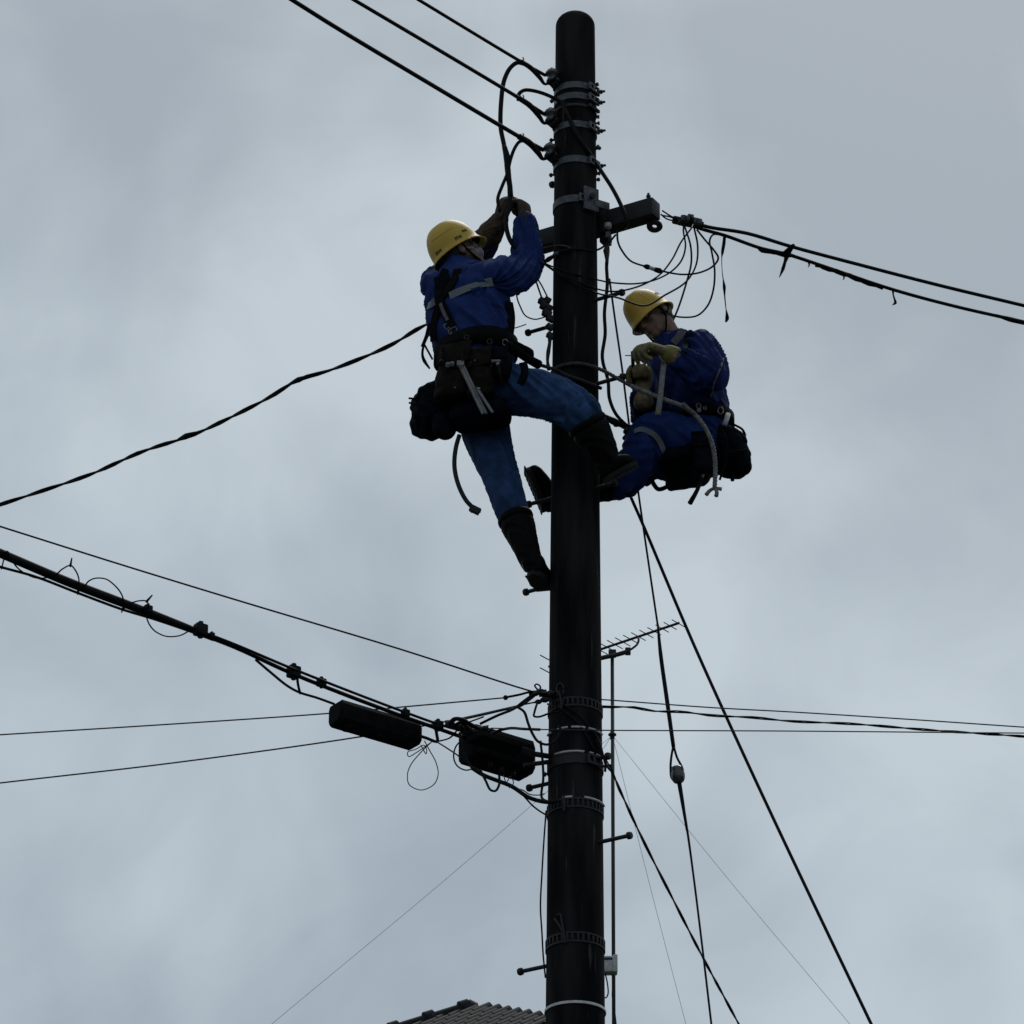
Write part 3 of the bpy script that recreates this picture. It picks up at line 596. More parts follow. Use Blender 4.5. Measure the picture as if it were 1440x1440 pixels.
# loose wires around the lower hardware, each its own wire
LW = [
 ('black wire from the cable knot up to the anchor on the pole', [(675, 1018), (700, 1006), (722, 997), (738, 985), (752, 976), (770, 975)], 4.2, -0.12),
 ('slack black wire above the cable knot running to the pole anchor', [(648, 1012), (680, 1005), (710, 998), (730, 994), (745, 984), (757, 974)], 3.2, -0.10),
 ('black loop of wire sagging beside the pole under the anchor', [(729, 995), (737, 1001), (743, 1018), (749, 1032), (757, 1043), (770, 1047), (783, 1040), (788, 1026), (786, 1020)], 4.0, -0.15),
 ('bent wire hook hanging left of the pole under the anchor', [(757, 984), (752, 1000), (751, 1007), (758, 1008), (770, 1004), (780, 1001), (790, 1003)], 3.2, -0.14),
 ('wire bowed up from the shorter closure to the level thin wire', [(685, 1036), (700, 1028), (718, 1024), (735, 1025), (760, 1026)], 4.4, -0.12),
 ('thin wire dropping along the left edge of the pole beside the closure', [(760, 1042), (763, 1070), (764, 1095), (762, 1122), (770, 1127)], 3.6, -0.12),
 ('thicker bundled cable running from the closure underside to the lower punched band', [(664, 1080), (680, 1090), (700, 1098), (720, 1106), (745, 1122), (770, 1128), (785, 1126)], 6.5, -0.13),
 ('slack wire drooping under the shorter closure in a small bight', [(675, 1082), (683, 1098), (690, 1111), (697, 1112), (702, 1103), (702, 1090)], 3.6, -0.16),
 ('wire curving under the shorter closure to the pole below the band', [(720, 1106), (735, 1118), (748, 1132), (758, 1140), (768, 1146)], 2.6, -0.12),
 ('wavy thin wire just above the bundled cable', [(722, 1108), (735, 1111), (745, 1117), (758, 1118), (766, 1116)], 1.8, -0.12),
 ('round loop of thin wire at the left end of the shorter closure', [(650, 1040), (641, 1050), (638, 1065), (643, 1077), (655, 1083), (668, 1080)], 2.2, -0.18),
 ('wire slanting from cable knot down the end of the shorter closure', [(646, 1030), (651, 1050), (657, 1068), (663, 1080)], 3.0, -0.2),
 ('thin wire from the bracket hook slanting down to the shorter closure', [(614, 1043), (630, 1053), (646, 1064), (668, 1082)], 2.2, -0.17),
 ('dark wire across the front of the pole under the punched anchor band', [(770, 990), (785, 995), (800, 1005), (815, 1020), (828, 1040), (838, 1060), (848, 1072)], 3.0, None),
 ('second dark wire crossing the pole front beside the first', [(772, 985), (790, 990), (812, 1004), (832, 1026), (845, 1050), (852, 1070)], 2.6, None),
 ('thin wire hanging beside the left edge of the lower pole', [(768, 1140), (765, 1180), (762, 1230), (760, 1275), (762, 1310), (764, 1345), (767, 1375)], 2.4, 0.0),
]
for lab, px_, wp, Y in LW:
    pts = path(px_, Y) if Y is not None else [onp(min(x, 845), y, 0.008) for x, y in px_]
    wire('loose_wire', lab, 'wire', pts, wp, 'cable')
for k, (px_, lab) in enumerate((([(610, 1041), (604, 1046), (590, 1060), (578, 1075), (573, 1090), (577, 1105), (592, 1111), (608, 1105), (616, 1090), (613, 1072), (604, 1055), (597, 1042)], 'big hanging loop of fine wire at the right end of the long closure'),
    ([(606, 1044), (586, 1058), (575, 1064), (574, 1057), (584, 1054), (596, 1048), (600, 1055), (599, 1060), (592, 1048)], 'small tangle of fine wire above the big hanging loop'),
    ([(500, 1026), (486, 1029), (477, 1023), (481, 1020), (490, 1022)], 'little curl of fine wire under the left end of the long closure'),
    ([(708, 1090), (712, 1100), (718, 1092), (722, 1102), (716, 1108)], 'fine wire tangle under the shorter closure'))):
    pts = [C(*a) for a in px_] if k < 3 else path(px_, -.14)
    wire('fine_wire', lab, 'wire', pts, 1.5, 'thinwire')
# anchor knot at the pole
an_ = thing('wire_anchor', P(760, 976, -0.08), 'dark knot of wire grips where the thin wires meet the pole', 'wire anchor')
for x, y, r in ((752, 975, 5), (760, 973, 5.5), (768, 977, 6), (757, 987, 4), (766, 984, 5), (774, 975, 5)):
    c = P(x, y, -0.09); rr = M(r); mk('grip', join(ellip(c, V((rr*1.3, 0, 0)), V((0, rr, 0)), V((0, 0, rr*.8)), 10, 6), rod(c-V((rr*1.6, 0, rr*.3)), c+V((rr*1.5, 0, rr*.4)), rr*.35, 6)), 'darksteel', an_)
mk('wire_curl', tube(path([(756, 970), (752, 964), (755, 962), (760, 966), (757, 973)], -0.1), 0.004, 6, 5), 'cable', an_)

# right of the pole: hanging cable, guys
hc = wire('hanging_cable', 'black cable hanging down the right side of the pole from the side arm', 'cable', path([(853, 315), (853, 335), (855, 352), (853, 372), (854, 400), (850, 440), (851, 470), (847, 498), (848, 510), (855, 535), (857, 560), (866, 582), (880, 597), (888, 603)], 0.02), 5.0, n=8)
mk('cable_terminal', tube(path([(854, 345), (852, 352), (853, 358), (854, 372)], 0.01), [0.006, 0.013, 0.012, 0.006], 8, 4), 'darksteel', hc)
mk('cable_terminal', lathe(P(855, 318, 0.0), V((0, 0.2, 1)), [(0.014, -.012), (0.018, -.006), (0.018, .01), (0.01, .014)], 12), 'plasticbox', hc)
mk('cable_lug', rbox(P(855, 330, 0.0), V((0.012, 0, 0)), V((0, 0.004, 0)), V((0, 0, 0.016)), 0.3), 'galv', hc)
g1 = [P(846, 602, 0.08), P(866, 650, 0.22), P(888, 701, 0.32), P(906, 742, 0.32), P(975, 905, 0.3), P(1060, 1092, 0.28), P(1140, 1262, 0.25), P(1228, 1446, 0.22)]
e_ = g1[-1] + (g1[-1]-g1[-2])*((g1[-1].z)/(g1[-2].z-g1[-1].z)); g1.append(e_)
guy = mk('guy_wire', tube([V((pr(g1[0].z)*.9, .04, g1[0].z))]+g1, M(2.4), 8, 6), 'cable', label='taut black guy wire running from the pole down to the lower right corner', cat='guy wire')
ga = [P(838, 578, 0.04), P(850, 585, 0.07), P(862, 592, 0.1), P(874, 597, 0.13), P(887, 603, 0.16)]
mk('guy_clamp', tube(ga, [0.012, 0.010, 0.018, 0.015, 0.018], 8, 4), 'darksteel', guy)
for x, y, r in ((847, 588, 5), (868, 596, 6), (884, 606, 8), (893, 604, 7), (881, 615, 6)): mk('shackle', ellip(P(x, y, .12), V((M(r), 0, 0)), V((0, M(r)*.8, 0)), V((0.006, 0, M(r)*.8)), 10, 6), 'darksteel', guy)
g2 = [P(857, 392, 0.06), P(865, 450, 0.08), P(875, 520, 0.12), P(885, 600, 0.2), P(898, 695, 0.3), P(911, 785, 0.3), P(925, 880, 0.3)]
fi = thing('stay_line', P(952, 1087, .3), 'thin stay line right of the pole with a ball-shaped strain insulator midway', 'stay line')
mk('upper_line', tube(g2, M(1.5), 6, 6), 'cable', fi)
mk('preformed_grip', tube([P(925, 878, .3), P(929, 920, .3), P(938, 985, .3), P(947, 1050, .3)], [M(1.6), M(2.8), M(3.0), M(2.8)], 8, 5), 'cable', fi)
for s in (-1, 1): mk('grip_loop', tube([P(947, 1048, .3), P(948+4*s, 1065, .3), P(951.5+8.5*s, 1082, .3), P(952+7*s, 1095, .3), P(955, 1102, .3)], 0.0055, 6, 5), 'cable', fi)
c = P(953, 1089, .3); axn = (P(951, 1075, .3)-P(955, 1101, .3)).normalized()
mk('strain_insulator', lathe(c, axn, [(0.012, -0.043), (0.024, -0.036), (0.031, -0.022), (0.033, -0.006), (0.032, 0.008), (0.026, 0.020), (0.029, 0.026), (0.024, 0.036), (0.010, 0.032)], 20), 'porcelain', fi)
for s in (-0.6, 0.1, 0.7): mk('insulator_groove', rod(c+V((s*0.028, -0.022, -0.03)), c+V((s*0.030, -0.020, 0.032)), 0.0035, 6), 'darksteel', fi)
lo_ = [P(955, 1100, .3), P(966, 1165, .3), P(975, 1230, .3), P(988, 1335, .3), P(1001, 1446, .3)]
lo_.append(lo_[-1]+(lo_[-1]-lo_[-2])*(lo_[-1].z/(lo_[-2].z-lo_[-1].z)))
mk('lower_line', tube(lo_, [M(2.4), M(1.7), M(1.5), M(1.5), M(1.5), M(1.5)], 6, 6), 'cable', fi)
mk('preformed_grip', tube([P(955, 1100, .3), P(960, 1130, .3), P(966, 1168, .3)], [M(3.2), M(2.6), M(1.6)], 6, 4), 'cable', fi)
pd = [P(848, 1063, 0.02), P(858, 1080, 0.05), P(872, 1112, 0.3), P(905, 1183, 0.8), P(945, 1262, 1.3), P(985, 1340, 1.8), P(1042, 1446, 2.6)]
pd.append(pd[-1]+(pd[-1]-pd[-2])*3.0)
mk('house_drop_cable', twist(pd, 0.0035, 0.55, rr=0.0042), 'cable', label='twisted drop cable slanting from the lower pole down right past the antenna mast', cat='cable')
for k, q in enumerate(([(835, 1030), (843, 1045), (848, 1062), (852, 1075), (858, 1083)], [(838, 1040), (846, 1058), (851, 1070), (851, 1085)])):
    wire('loose_wire', ['outer short wire bundled at the right edge of the pole beside the bolted band', 'inner short wire bundled at the right edge of the pole beside the bolted band'][k], 'wire', path(q, -0.09), 3.6)

# ------------------------------------------------------------------ television antenna on the house
YA = 22.5
def sA(n): return n*depth(P(861, 1100, YA))/F_PX
ant = thing('television_antenna', P(861, 1446, YA), 'slender television antenna on a tall mast behind the pole', 'antenna')
mtop = P(861, 921, YA); mbot = V((mtop.x, mtop.y, HP.z-1.4))
mk('mast', rod(mbot, mtop, sA(2.6), 12), 'darksteel', ant)
bd = V((0.78, -0.62, 0.0)); pe = V((0.62, 0.78, 0))
bt = P(955, 876, YA-0.5)
def onboom(d): return bt - bd*d
# find the boom direction so that it lies level through (845, 913)
b2 = Pz(845, 913, bt.z); bd = (bt-b2).normalized(); pe = V((-bd.y, bd.x, 0))
mk('boom', tube([bt, bt-bd*1.64], sA(1.9), 8, 0), 'darksteel', ant)
for k in range(16): 
    c = bt-bd*(0.012+0.0985*k); h_ = 0.10+0.003*k
    mk('element', rod(c-pe*h_, c+pe*h_, sA(0.75), 6), 'darksteel', ant)
for s in (-1, 1): mk('reflector', rod(bt-bd*1.63-pe*0.15+V((0, 0, s*0.07)), bt-bd*1.63+pe*0.15+V((0, 0, s*0.07)), sA(0.9), 6), 'darksteel', ant)
Yb = mtop.y-0.05
mk('support_arm', tube([P(820, 933, Yb+.1), P(845, 925.5, Yb), P(866, 921, Yb-.08), P(885, 915.5, Yb-.16)], sA(3.4), 8, 4), 'darksteel', ant)
e2 = bt-bd*(bt-Pz(898, 896, bt.z)).length
mk('support_arm', tube([P(880, 917, Yb-.15), P(889, 912, Yb-.17), P(896, 906, Yb-.19), P(898, 901, Yb-.2), e2], sA(1.6), 8, 5), 'darksteel', ant)
mk('clamp', rbox(mtop+V((0, -0.03, 0)), V((sA(5.5), 0, 0)), V((0, 0.05, 0)), V((0, 0, sA(4))), 0.3), 'darksteel', ant)
mk('clamp', rbox(P(883, 916, Yb-.17), V((sA(4), 0, 0)), V((0, 0.04, 0)), V((0, 0, sA(4.2))), 0.3), 'darksteel', ant)
rg = P(861, 1034, YA)
mk('guy_ring', lathe(rg, V((0, 0, 1)), [(sA(3.2), -0.04), (sA(3.4), -.005), (sA(5.8), 0.0), (sA(5.8), .012), (sA(3.2), .02), (sA(3.0), .04)], 16), 'darksteel', ant)
for q in ((1200, 1446, YA-2.0), (966, 1446, YA+2.0), (375, 1446, YA-1.0), (838, 1060, YA+.3)):
    e = P(*q); sg = rg.lerp(e, 0.0)
    mid = rg.lerp(e, .5)-V((0, 0, .03))
    far = e+(e-rg)*0.25
    mk('guy_wire', tube([rg+(e-rg).normalized()*sA(6), mid, e, far], sA(0.33), 5, 5), 'faint', ant)
bx = thing('amplifier_box', P(858, 1358, YA-.1), 'small grey plastic amplifier box on the antenna mast at the lower right of the pole', 'box')
c = P(857.5, 1358, YA-.12)
mk('case', rbox(c, V((sA(10.5), 0, 0)), V((0, .06, 0)), V((0, 0, sA(12))), 0.25), 'plasticbox', bx, smooth='auto')
mk('lid', rbox(c+V((sA(7.5), -.06, 0)), V((sA(3.2), 0, 0)), V((0, .018, 0)), V((0, 0, sA(12.6))), 0.3), 'plasticbox', bx, smooth='auto')
mk('vent_slot', rbox(c+V((-sA(2), -.062, sA(7))), V((sA(5.5), 0, 0)), V((0, .004, 0)), V((0, 0, sA(1.6))), 0.3), 'ink', bx)
for q in ([(851, 1369), (854, 1382), (855, 1398), (852, 1403), (847, 1403)], [(862, 1370), (862, 1385), (861, 1400), (864, 1420), (867, 1446)]):
    mk('lead', tube(path(q, YA-.12), sA(1.0), 6, 4), 'cable', bx)

# hardware between the standing worker and the pole
lc = thing('clamp_cluster', P(767, 432, -.02), 'cluster of dark clamps hanging at the left edge of the pole beside the raised arm', 'clamp')
for x, y, r in ((763, 424, 5.5), (770, 422, 4.5), (766, 431, 6), (772, 433, 5), (769, 441, 6), (774, 448, 5.5), (773, 460, 5), (774, 472, 5)):
    c = P(x, y, -.03); rr = M(r); mk('clamp_body', join(rbox(c, V((1, .2, -.5))*rr, V((-.2, 1, 0))*rr*.7, V((.5, 0, 1))*rr*.8, .5), rod(c-V((rr, rr, 0)), c+V((rr, rr, rr*.6)), rr*.3, 6)), 'darksteel', lc, smooth='auto')
mk('link_strap', tube(path([(773, 470), (773, 482), (771, 495), (770, 508), (772, 520)], -.03), [.012, .008, .010, .007, .010], 8, 4), 'darksteel', lc)
for lab, px_, w_, Y in (('thin wire looping down left of the pole beside the raised arm to the step bolt', [(760, 372), (745, 388), (730, 392), (727, 405), (727, 418), (732, 432), (739, 444), (752, 449), (766, 446)], 2.2, -.02),
   ('left of two straight wires dropping to the clamps beside the raised arm', [(748, 368), (751, 385), (756, 402), (763, 422)], 2.6, -.02),
   ('right of two straight wires dropping to the clamps beside the raised arm', [(752, 366), (750, 380), (762, 402), (771, 420)], 2.2, -.03),
   ('fine wire running left from the step bolt behind the standing worker', [(740, 456), (725, 461), (700, 466)], 1.8, -.02),
   ('pale thin wire bowing across the pole just under the side arm', [(745, 356), (760, 350), (778, 346), (795, 346), (803, 349)], 2.6, None),
   ('dark cable with a pale collar crossing the pole under the side arm', [(735, 386), (752, 376), (768, 367), (780, 358), (795, 352), (808, 350), (838, 352), (855, 342), (866, 330)], 3.0, None)):
    pts = [onp(x, y, .014) if (Y is None and 778 < x < 842) else P(x, y, -.06 if Y is None else Y) for x, y in px_]
    o = wire('loose_wire', lab, 'wire', pts, w_, 'thinwire' if w_ < 2 or 'pale' in lab[:5] else 'cable')
    if 'collar' in lab:
        mk('collar', tube([onp(779, 359, .014), onp(785, 356, .014)], .010, 8, 0), 'galv', o); mk('boot_sleeve', tube(path([(766, 368), (771, 365), (777, 361)], -.07), [.008, .013, .010], 8, 3), 'closure', o)

for q in ([(783, 1287), (788, 1286), (790, 1296), (793, 1315), (795, 1327)], [(780, 1292), (786, 1300), (792, 1312)], [(793, 1118), (794, 1128), (793, 1142)], [(786, 972), (789, 985), (790, 998)]):
    mk('band_hook', tube([onp(x, y, .010) for x, y in q], .0055, 6, 4), 'darksteel', pole)

# ------------------------------------------------------------------ people
TMP = []
def fuse(geo, voxel, smooth_it=4):
    """one continuous skin over overlapping closed shapes"""
    me = bpy.data.meshes.new('tmp'); me.from_pydata([tuple(v) for v in geo[0]], [], geo[1])
    bm = bmesh.new(); bm.from_mesh(me); bmesh.ops.recalc_face_normals(bm, faces=bm.faces); bm.to_mesh(me); bm.free()
    o = bpy.data.objects.new('tmp', me); COL.objects.link(o)
    m = o.modifiers.new('r', 'REMESH'); m.mode = 'VOXEL'; m.voxel_size = voxel; m.adaptivity = 0
    if smooth_it:
        s = o.modifiers.new('s', 'SMOOTH'); s.factor = 0.5; s.iterations = smooth_it
    dg = bpy.context.evaluated_depsgraph_get(); dg.update()
    r = bpy.data.meshes.new_from_object(o.evaluated_get(dg))
    vs_ = [v.co.copy() for v in r.vertices]; fs_ = [list(p.vertices) for p in r.polygons]
    bpy.data.objects.remove(o); bpy.data.meshes.remove(me); bpy.data.meshes.remove(r)
    return vs_, fs_
def vnormals(geo):
    n = [V((0, 0, 0)) for _ in geo[0]]
    for f in geo[1]:
        a, b, c = geo[0][f[0]], geo[0][f[1]], geo[0][f[2]]; k = (b-a).cross(c-a)
        for i in f: n[i] += k
    return [x.normalized() if x.length > 0 else V((0, 0, 1)) for x in n]
def folds(geo, segs, amp=0.008, freq=20.0, seed=0.0, fine=0.05, twistk=2.8):
    """cloth folds that run across and around the limbs; segs: (a, b, strength)"""
    nn = vnormals(geo); res = []
    S = []
    for a, b, st in segs:
        d = (b-a); ln = d.length; d = d/ln; u = d.orthogonal().normalized(); S.append((a, d, ln, u, d.cross(u), st))
    for p, n in zip(geo[0], nn):
        best = 1e9; bs = None
        for s in S:
            t = (p-s[0]).dot(s[1]); tc = min(max(t, 0), s[2]); q = (p-(s[0]+s[1]*tc)); dd = q.length
            if dd < best: best = dd; bs = (s, t, q)
        s, t, q = bs
        a = math.atan2(q.dot(s[4]), q.dot(s[3]))
        ca, sa = math.cos(a), math.sin(a)
        w1 = noise.noise(V((t*freq+ca*twistk+seed, sa*0.7+seed, ca*0.7)))
        w2 = noise.noise(V((t*freq*2.1-sa*twistk*1.5+seed*2, sa*0.9, ca*0.9+3.3)))
        rid = max(0.0, 1-abs(w1)*2.2)**1.2; h = rid*1.1 + w2*0.34
        w3 = noise.noise(p*26+V((seed, 0, 0)))
        res.append(p + n*amp*s[5]*(h-0.30+fine*w3))
    return res, geo[1]
def bvh(geo): return BVHTree.FromPolygons([tuple(v) for v in geo[0]], geo[1])
def hits(trees, px, py, off=0.007):
    """where the line of sight meets the garment: surface point and normal"""
    d = ray(px, py).normalized(); best = None
    for t in trees:
        h = t.ray_cast(CAM, d)
        if h[0] is not None and (best is None or h[3] < best[3]): best = h
    if best is None: return None
    n = best[1] if best[1].dot(d) < 0 else -best[1]
    return best[0]+n*off, n
def on_cloth(trees, l, Y=0.0):
    P_ = []; N_ = []; last = None
    for x, y in l:
        h = hits(trees, x, y)
        if h is None: h = (P(x, y, last.y if last else Y), V((0, -1, 0)))
        P_.append(h[0]); N_.append(h[1]); last = h[0]
    return P_, N_
def strap(name, trees, l, width, m, par, thick=0.004, Y=0.0):
    a, b = on_cloth(trees, l, Y); b = [(n+V((0, -0.4, 0))).normalized() for n in b]
    return mk(name, ribbon(a, b, width, thick), m, par, smooth='auto')
def basis(f, u):
    f = V(f).normalized(); u = V(u); u = (u-f*u.dot(f)).normalized(); return f, u.cross(f), u      # forward, left, up

def hand(wr, d, n, side, curl=(60, 75, 45), s=1.0, thumb=(0.7, 0.5), spread=0.0):
    """gloved hand: wrist point, finger direction, back-of-hand normal, thumb side along d x n"""
    d = V(d).normalized(); n = V(n); n = (n-d*n.dot(d)).normalized(); w_ = d.cross(n)
    g_ = G()
    g_.add(loft([ering(wr+d*k*s+n*o_*s, w_*a*s, n*b*s, 16, 2.6) for k, a, b, o_ in ((-0.03, .030, .024, 0), (0.0, .031, .023, 0), (0.03, .038, .021, 0), (0.065, .043, .019, 0.001), (0.09, .043, .017, 0.001), (0.100, .038, .012, 0))]))
    for i, (o_, ln, bk) in enumerate(((0.032, 0.95, .090), (0.0108, 1.06, .095), (-0.0108, 1.0, .093), (-0.031, 0.8, .085))):
        o_ = o_*side
        p = wr + (d*bk + w_*o_)*s; ang = 0; pts = [p-d*0.02*s, p]; 
        cu = curl[i] if isinstance(curl[0], (tuple, list)) else curl
        for L_, c in zip((0.043, 0.027, 0.023), cu):
            ang += math.radians(c); dr = d*math.cos(ang) - n*math.sin(ang) + w_*spread*o_*8
            p = p + dr.normalized()*L_*ln*s; pts.append(p)
        g_.add(limb(pts, [0.0115*s, 0.0118*s, 0.0112*s, 0.0105*s, 0.0095*s], 12, sm=3))
    b = wr + (d*0.028 + w_*0.030*side - n*0.006)*s
    k1 = b + (d*0.026*thumb[0]*1.3 + w_*0.024*side - n*0.012)*s
    k2 = k1 + (d*0.030 - w_*0.004*side*thumb[1] - n*0.014)*s
    k3 = k2 + (d*0.016 - w_*0.020*side*thumb[1] - n*0.010)*s
    g_.add(limb([b-d*0.01*s, b, k1, k2, k3], [0.015*s, 0.0165*s, 0.0135*s, 0.012*s, 0.010*s], 12, sm=3))
    return g_.geo

def head_geo(o, f, l, u, neck):
    g_ = G()
    g_.add(ellip(o+u*0.015-f*0.012, f*0.098, l*0.078, u*0.100, 20, 12))
    g_.add(ellip(o-u*0.052+f*0.022, f*0.070, l*0.063, u*0.078, 20, 12))
    g_.add(limb([o-u*0.095+f*0.045, o-u*0.108+f*0.068], [0.034, 0.024], 12))                       # chin
    g_.add(limb([o-u*0.012+f*0.084, o-u*0.035+f*0.100, o-u*0.050+f*0.107], [0.010, 0.0125, 0.015], 12))  # nose
    for s in (-1, 1):
        g_.add(limb([o-u*0.052+f*0.095+l*s*0.008, o-u*0.053+f*0.096+l*s*0.012], [0.009, 0.008], 8))      # nostrils
        g_.add(limb([o+u*0.002+f*0.082+l*s*0.012, o+u*0.004+f*0.076+l*s*0.045], [0.011, 0.010], 10))     # brow
        g_.add(ellip(o-u*0.042+f*0.064+l*s*0.040, f*0.022, l*0.022, u*0.022, 10, 8))                     # cheekbone
        g_.add(loft([ering(o-u*0.035-f*0.012+l*s*0.070+l*s*k, f*a*0.020+u*0.004, u*a*0.033, 12) for k, a in ((0, .8), (0.008, 1.0), (0.016, 1.0), (0.020, .7))]))
        g_.add(limb([o-u*0.085+f*0.02+l*s*0.045, o-u*0.10+f*0.055+l*s*0.02], [0.022, 0.022], 10))        # jaw
    g_.add(limb([o-u*0.074+f*0.084-l*0.02, o-u*0.0725+f*0.092, o-u*0.074+f*0.084+l*0.02], [0.006, 0.008, 0.006], 10))
    g_.add(limb([o-u*0.084+f*0.082-l*0.017, o-u*0.084+f*0.090, o-u*0.084+f*0.082+l*0.017], [0.006, 0.009, 0.006], 10))
    g_.add(limb([o-u*0.05-f*0.025, (o-u*0.06-f*0.025).lerp(neck, .6), neck], [0.060, 0.056, 0.066], 16))
    return g_.geo
def helmet(par, o, f, l, u, marks, bill=0.014, k_=1.0, ribs=()):
    """hard shell with front peak, rolled rim, raised ribs and lining; o = centre of the rim plane"""
    a0, b0, h0 = 0.128*k_, 0.104*k_, 0.148*k_; n = 56
    def pt(lat, t, k=0.0):
        c, s = math.cos(t), math.sin(t); cl_, sl_ = math.cos(lat)**0.82, math.sin(lat)
        x, y, z = (a0+k)*c*cl_, (b0+k)*s*cl_, (h0+k)*sl_
        rib = 0.0035*max(0, 1-((abs(y)-0.0)/0.018)**2)*(z > 0.06) + 0.003*max(0, 1-((abs(abs(y)-0.045))/0.010)**2)*(z > 0.05)
        return o + f*x + l*y + u*(z+rib)
    def rim(t, e, dz):                       # flare, drawn out into a peak in front
        c, s = math.cos(t), math.sin(t); pk = max(0, c)**3
        return o + f*((a0+e)*c + pk*bill*(e/0.012)) + l*((b0+e)*s) + u*(dz-0.012*pk*(e/0.012))
    T = [2*math.pi*k/n for k in range(n)]
    rings = [[rim(t, 0.0, -0.018) for t in T], [rim(t, 0.012, -0.026) for t in T], [rim(t, 0.0135, -0.022) for t in T], [rim(t, 0.006, -0.012) for t in T], [rim(t, 0.0012, 0.0) for t in T]]
    rings += [[pt(la, t) for t in T] for la in [0.12, 0.28, 0.45, 0.62, 0.8, 0.98, 1.14, 1.28, 1.40, 1.50, 1.56]]
    shell = loft(rings[:], True); shell[1].pop(-2)
    hm = mk('helmet', shell, 'helmet', par)
    inner = loft([[rim(t, -0.001, -0.017) for t in T]] + [[pt(la, t, -0.006) for t in T] for la in [0.05, 0.45, 0.9, 1.3, 1.56]], True); inner[1].pop(-2)
    mk('lining', inner, 'helmetin', hm)
    for q in ribs: mk('shell_rib', tube([pt(el, math.radians(az), -0.001) for az, el in q], .0032, 6, 4), 'helmet', hm)
    for az, el, wd, ht in marks:             # small black printed characters, set on the shell
        p = pt(el, az, 0.0012); q = pt(el, az+0.05, 0.0012); r_ = pt(el+0.05, az, 0.0012); tx = (q-p).normalized(); nn = tx.cross(r_-p).normalized(); ty = nn.cross(tx)
        if nn.dot(p-o) < 0: nn = -nn
        for k in range(2):
            c = p + tx*wd*(k*1.25-0.6)
            gg = G()
            gg.add(rbox(c-tx*wd*0.40, tx*wd*0.12, ty*ht*0.5, nn*0.0008, 0.1)); gg.add(rbox(c+tx*wd*0.30, tx*wd*0.12, ty*ht*0.5, nn*0.0008, 0.1))
            gg.add(rbox(c-tx*wd*0.05, tx*wd*0.22, ty*ht*0.12, nn*0.0008, 0.1) if k else rbox(c-tx*wd*0.05+ty*ht*0.25, tx*wd*0.22, ty*ht*0.14, nn*0.0008, 0.1))
            mk('printed_mark', gg.geo, 'ink', hm, smooth=False)
    return hm
def boot_geo(shaft_pts, shaft_r, heel, toe, up, w_=0.048):
    d = (toe-heel); ln = d.length; d = d/ln; up = (up-d*up.dot(d)).normalized(); s = d.cross(up)
    g_ = G(); g_.add(limb(shaft_pts, shaft_r, 18))
    rings = []
    for t, a, h in ((-.06, .5, .5), (-0.02, .8, .9), (.1, .92, 1.1), (.3, .9, 1.15), (.5, .95, .95), (.7, 1.08, .78), (.85, 1.02, .66), (.96, .75, .5), (1.0, .4, .3)):
        rings.append(ering(heel+d*ln*t+up*(0.04*h+0.008), s*w_*a, up*0.043*h, 18, 2.4))
    g_.add(loft(rings)); 
    so = []
    for z in (0.012, 0.002, -0.010, -0.012):
        k = 1.0 if z > -0.011 else 0.9
        r = []
        for q in range(24):
            t = 2*math.pi*q/24; x = math.cos(t); y = math.sin(t)
            wv = w_*(1.04+0.10*x)*k*(0.92 if abs(x-(-0.15)) < 0.35 else 1.0)
            r.append(heel+d*(ln*0.48+x*ln*0.545*k)+up*z+s*y*wv)
        so.append(r)
    sg = G(); sg.add(loft(so))
    for q in range(9):
        sg.add(rbox(heel+d*ln*(0.02+0.118*q)-up*0.012, d*ln*0.042, s*w_*0.8, up*0.003, 0.2))
    return g_.geo, sg.geo

# ================================================================== the standing worker (left of the pole)
fL = V((0.66, 0.75, 0)).normalized(); rL = V((fL.y, -fL.x, 0))
PL = thing('person', P(752, 815, -0.05), 'worker in blue jacket and jeans standing left of the pole, both arms raised', 'person', 'lineworkers on the pole')
def TR(rows, f, r): return loft([ering(P(x, y, Y), r*a, f*b, 28, 2.3) for x, y, Y, a, b in rows])
sR, eR, wR = P(703, 392, -.20), P(739, 374, -.05), P(739, 313, -.02)
sL, eL, wL = P(618, 402, .10), P(662, 366, .22), P(697, 318, .03)
hipR, knR, anR = P(700, 540, -.19), P(812, 578, -.33), P(860, 650, -.24)
hipL, knL, anL = P(672, 560, -.06), P(706, 676, -.08), P(747, 795, -.10)
oL = P(641, 351, -.05); hf, hl, hu = basis((0.76, 0.18, 0.56), (-0.5, -0.1, 0.85))
neckL = P(646, 378, -.05)
body = G(); body.add(head_geo(oL, hf, hl, hu, neckL))
body.add(TR([(650, 376, -.05, .06, .06), (655, 395, -.06, .16, .09), (658, 420, -.08, .18, .11), (663, 480, -.11, .15, .10), (672, 530, -.12, .16, .11), (680, 560, -.12, .12, .09)], fL, rL))
body.add(limb([sR, eR, wR, wR.lerp(P(737, 300, -.02), .6)], [.055, .045, .032, .028])); body.add(limb([sL, eL, wL], [.055, .045, .032]))
body.add(limb([hipR, knR, anR], [.085, .058, .042])); body.add(limb([hipL, knL, anL], [.085, .058, .042]))
mk('body', fuse(body.geo, 0.0055, 3), 'skin', PL)
mk('hair', fuse(join(ellip(oL-hu*0.020-hf*0.030, hf*0.082, hl*0.083, hu*0.075), ellip(oL-hu*0.062-hf*0.050, hf*0.045, hl*0.062, hu*0.040)), 0.006, 2), 'hair', PL)
mk('face_mask', fuse(join(ellip(oL-hu*0.072+hf*0.058, hf*0.052, hl*0.054, hu*0.036), limb([oL-hu*0.055+hf*0.05-hl*0.055, oL-hu*0.04-hf*0.005-hl*0.081], [0.009, 0.007])), 0.005, 2), 'mask', PL)
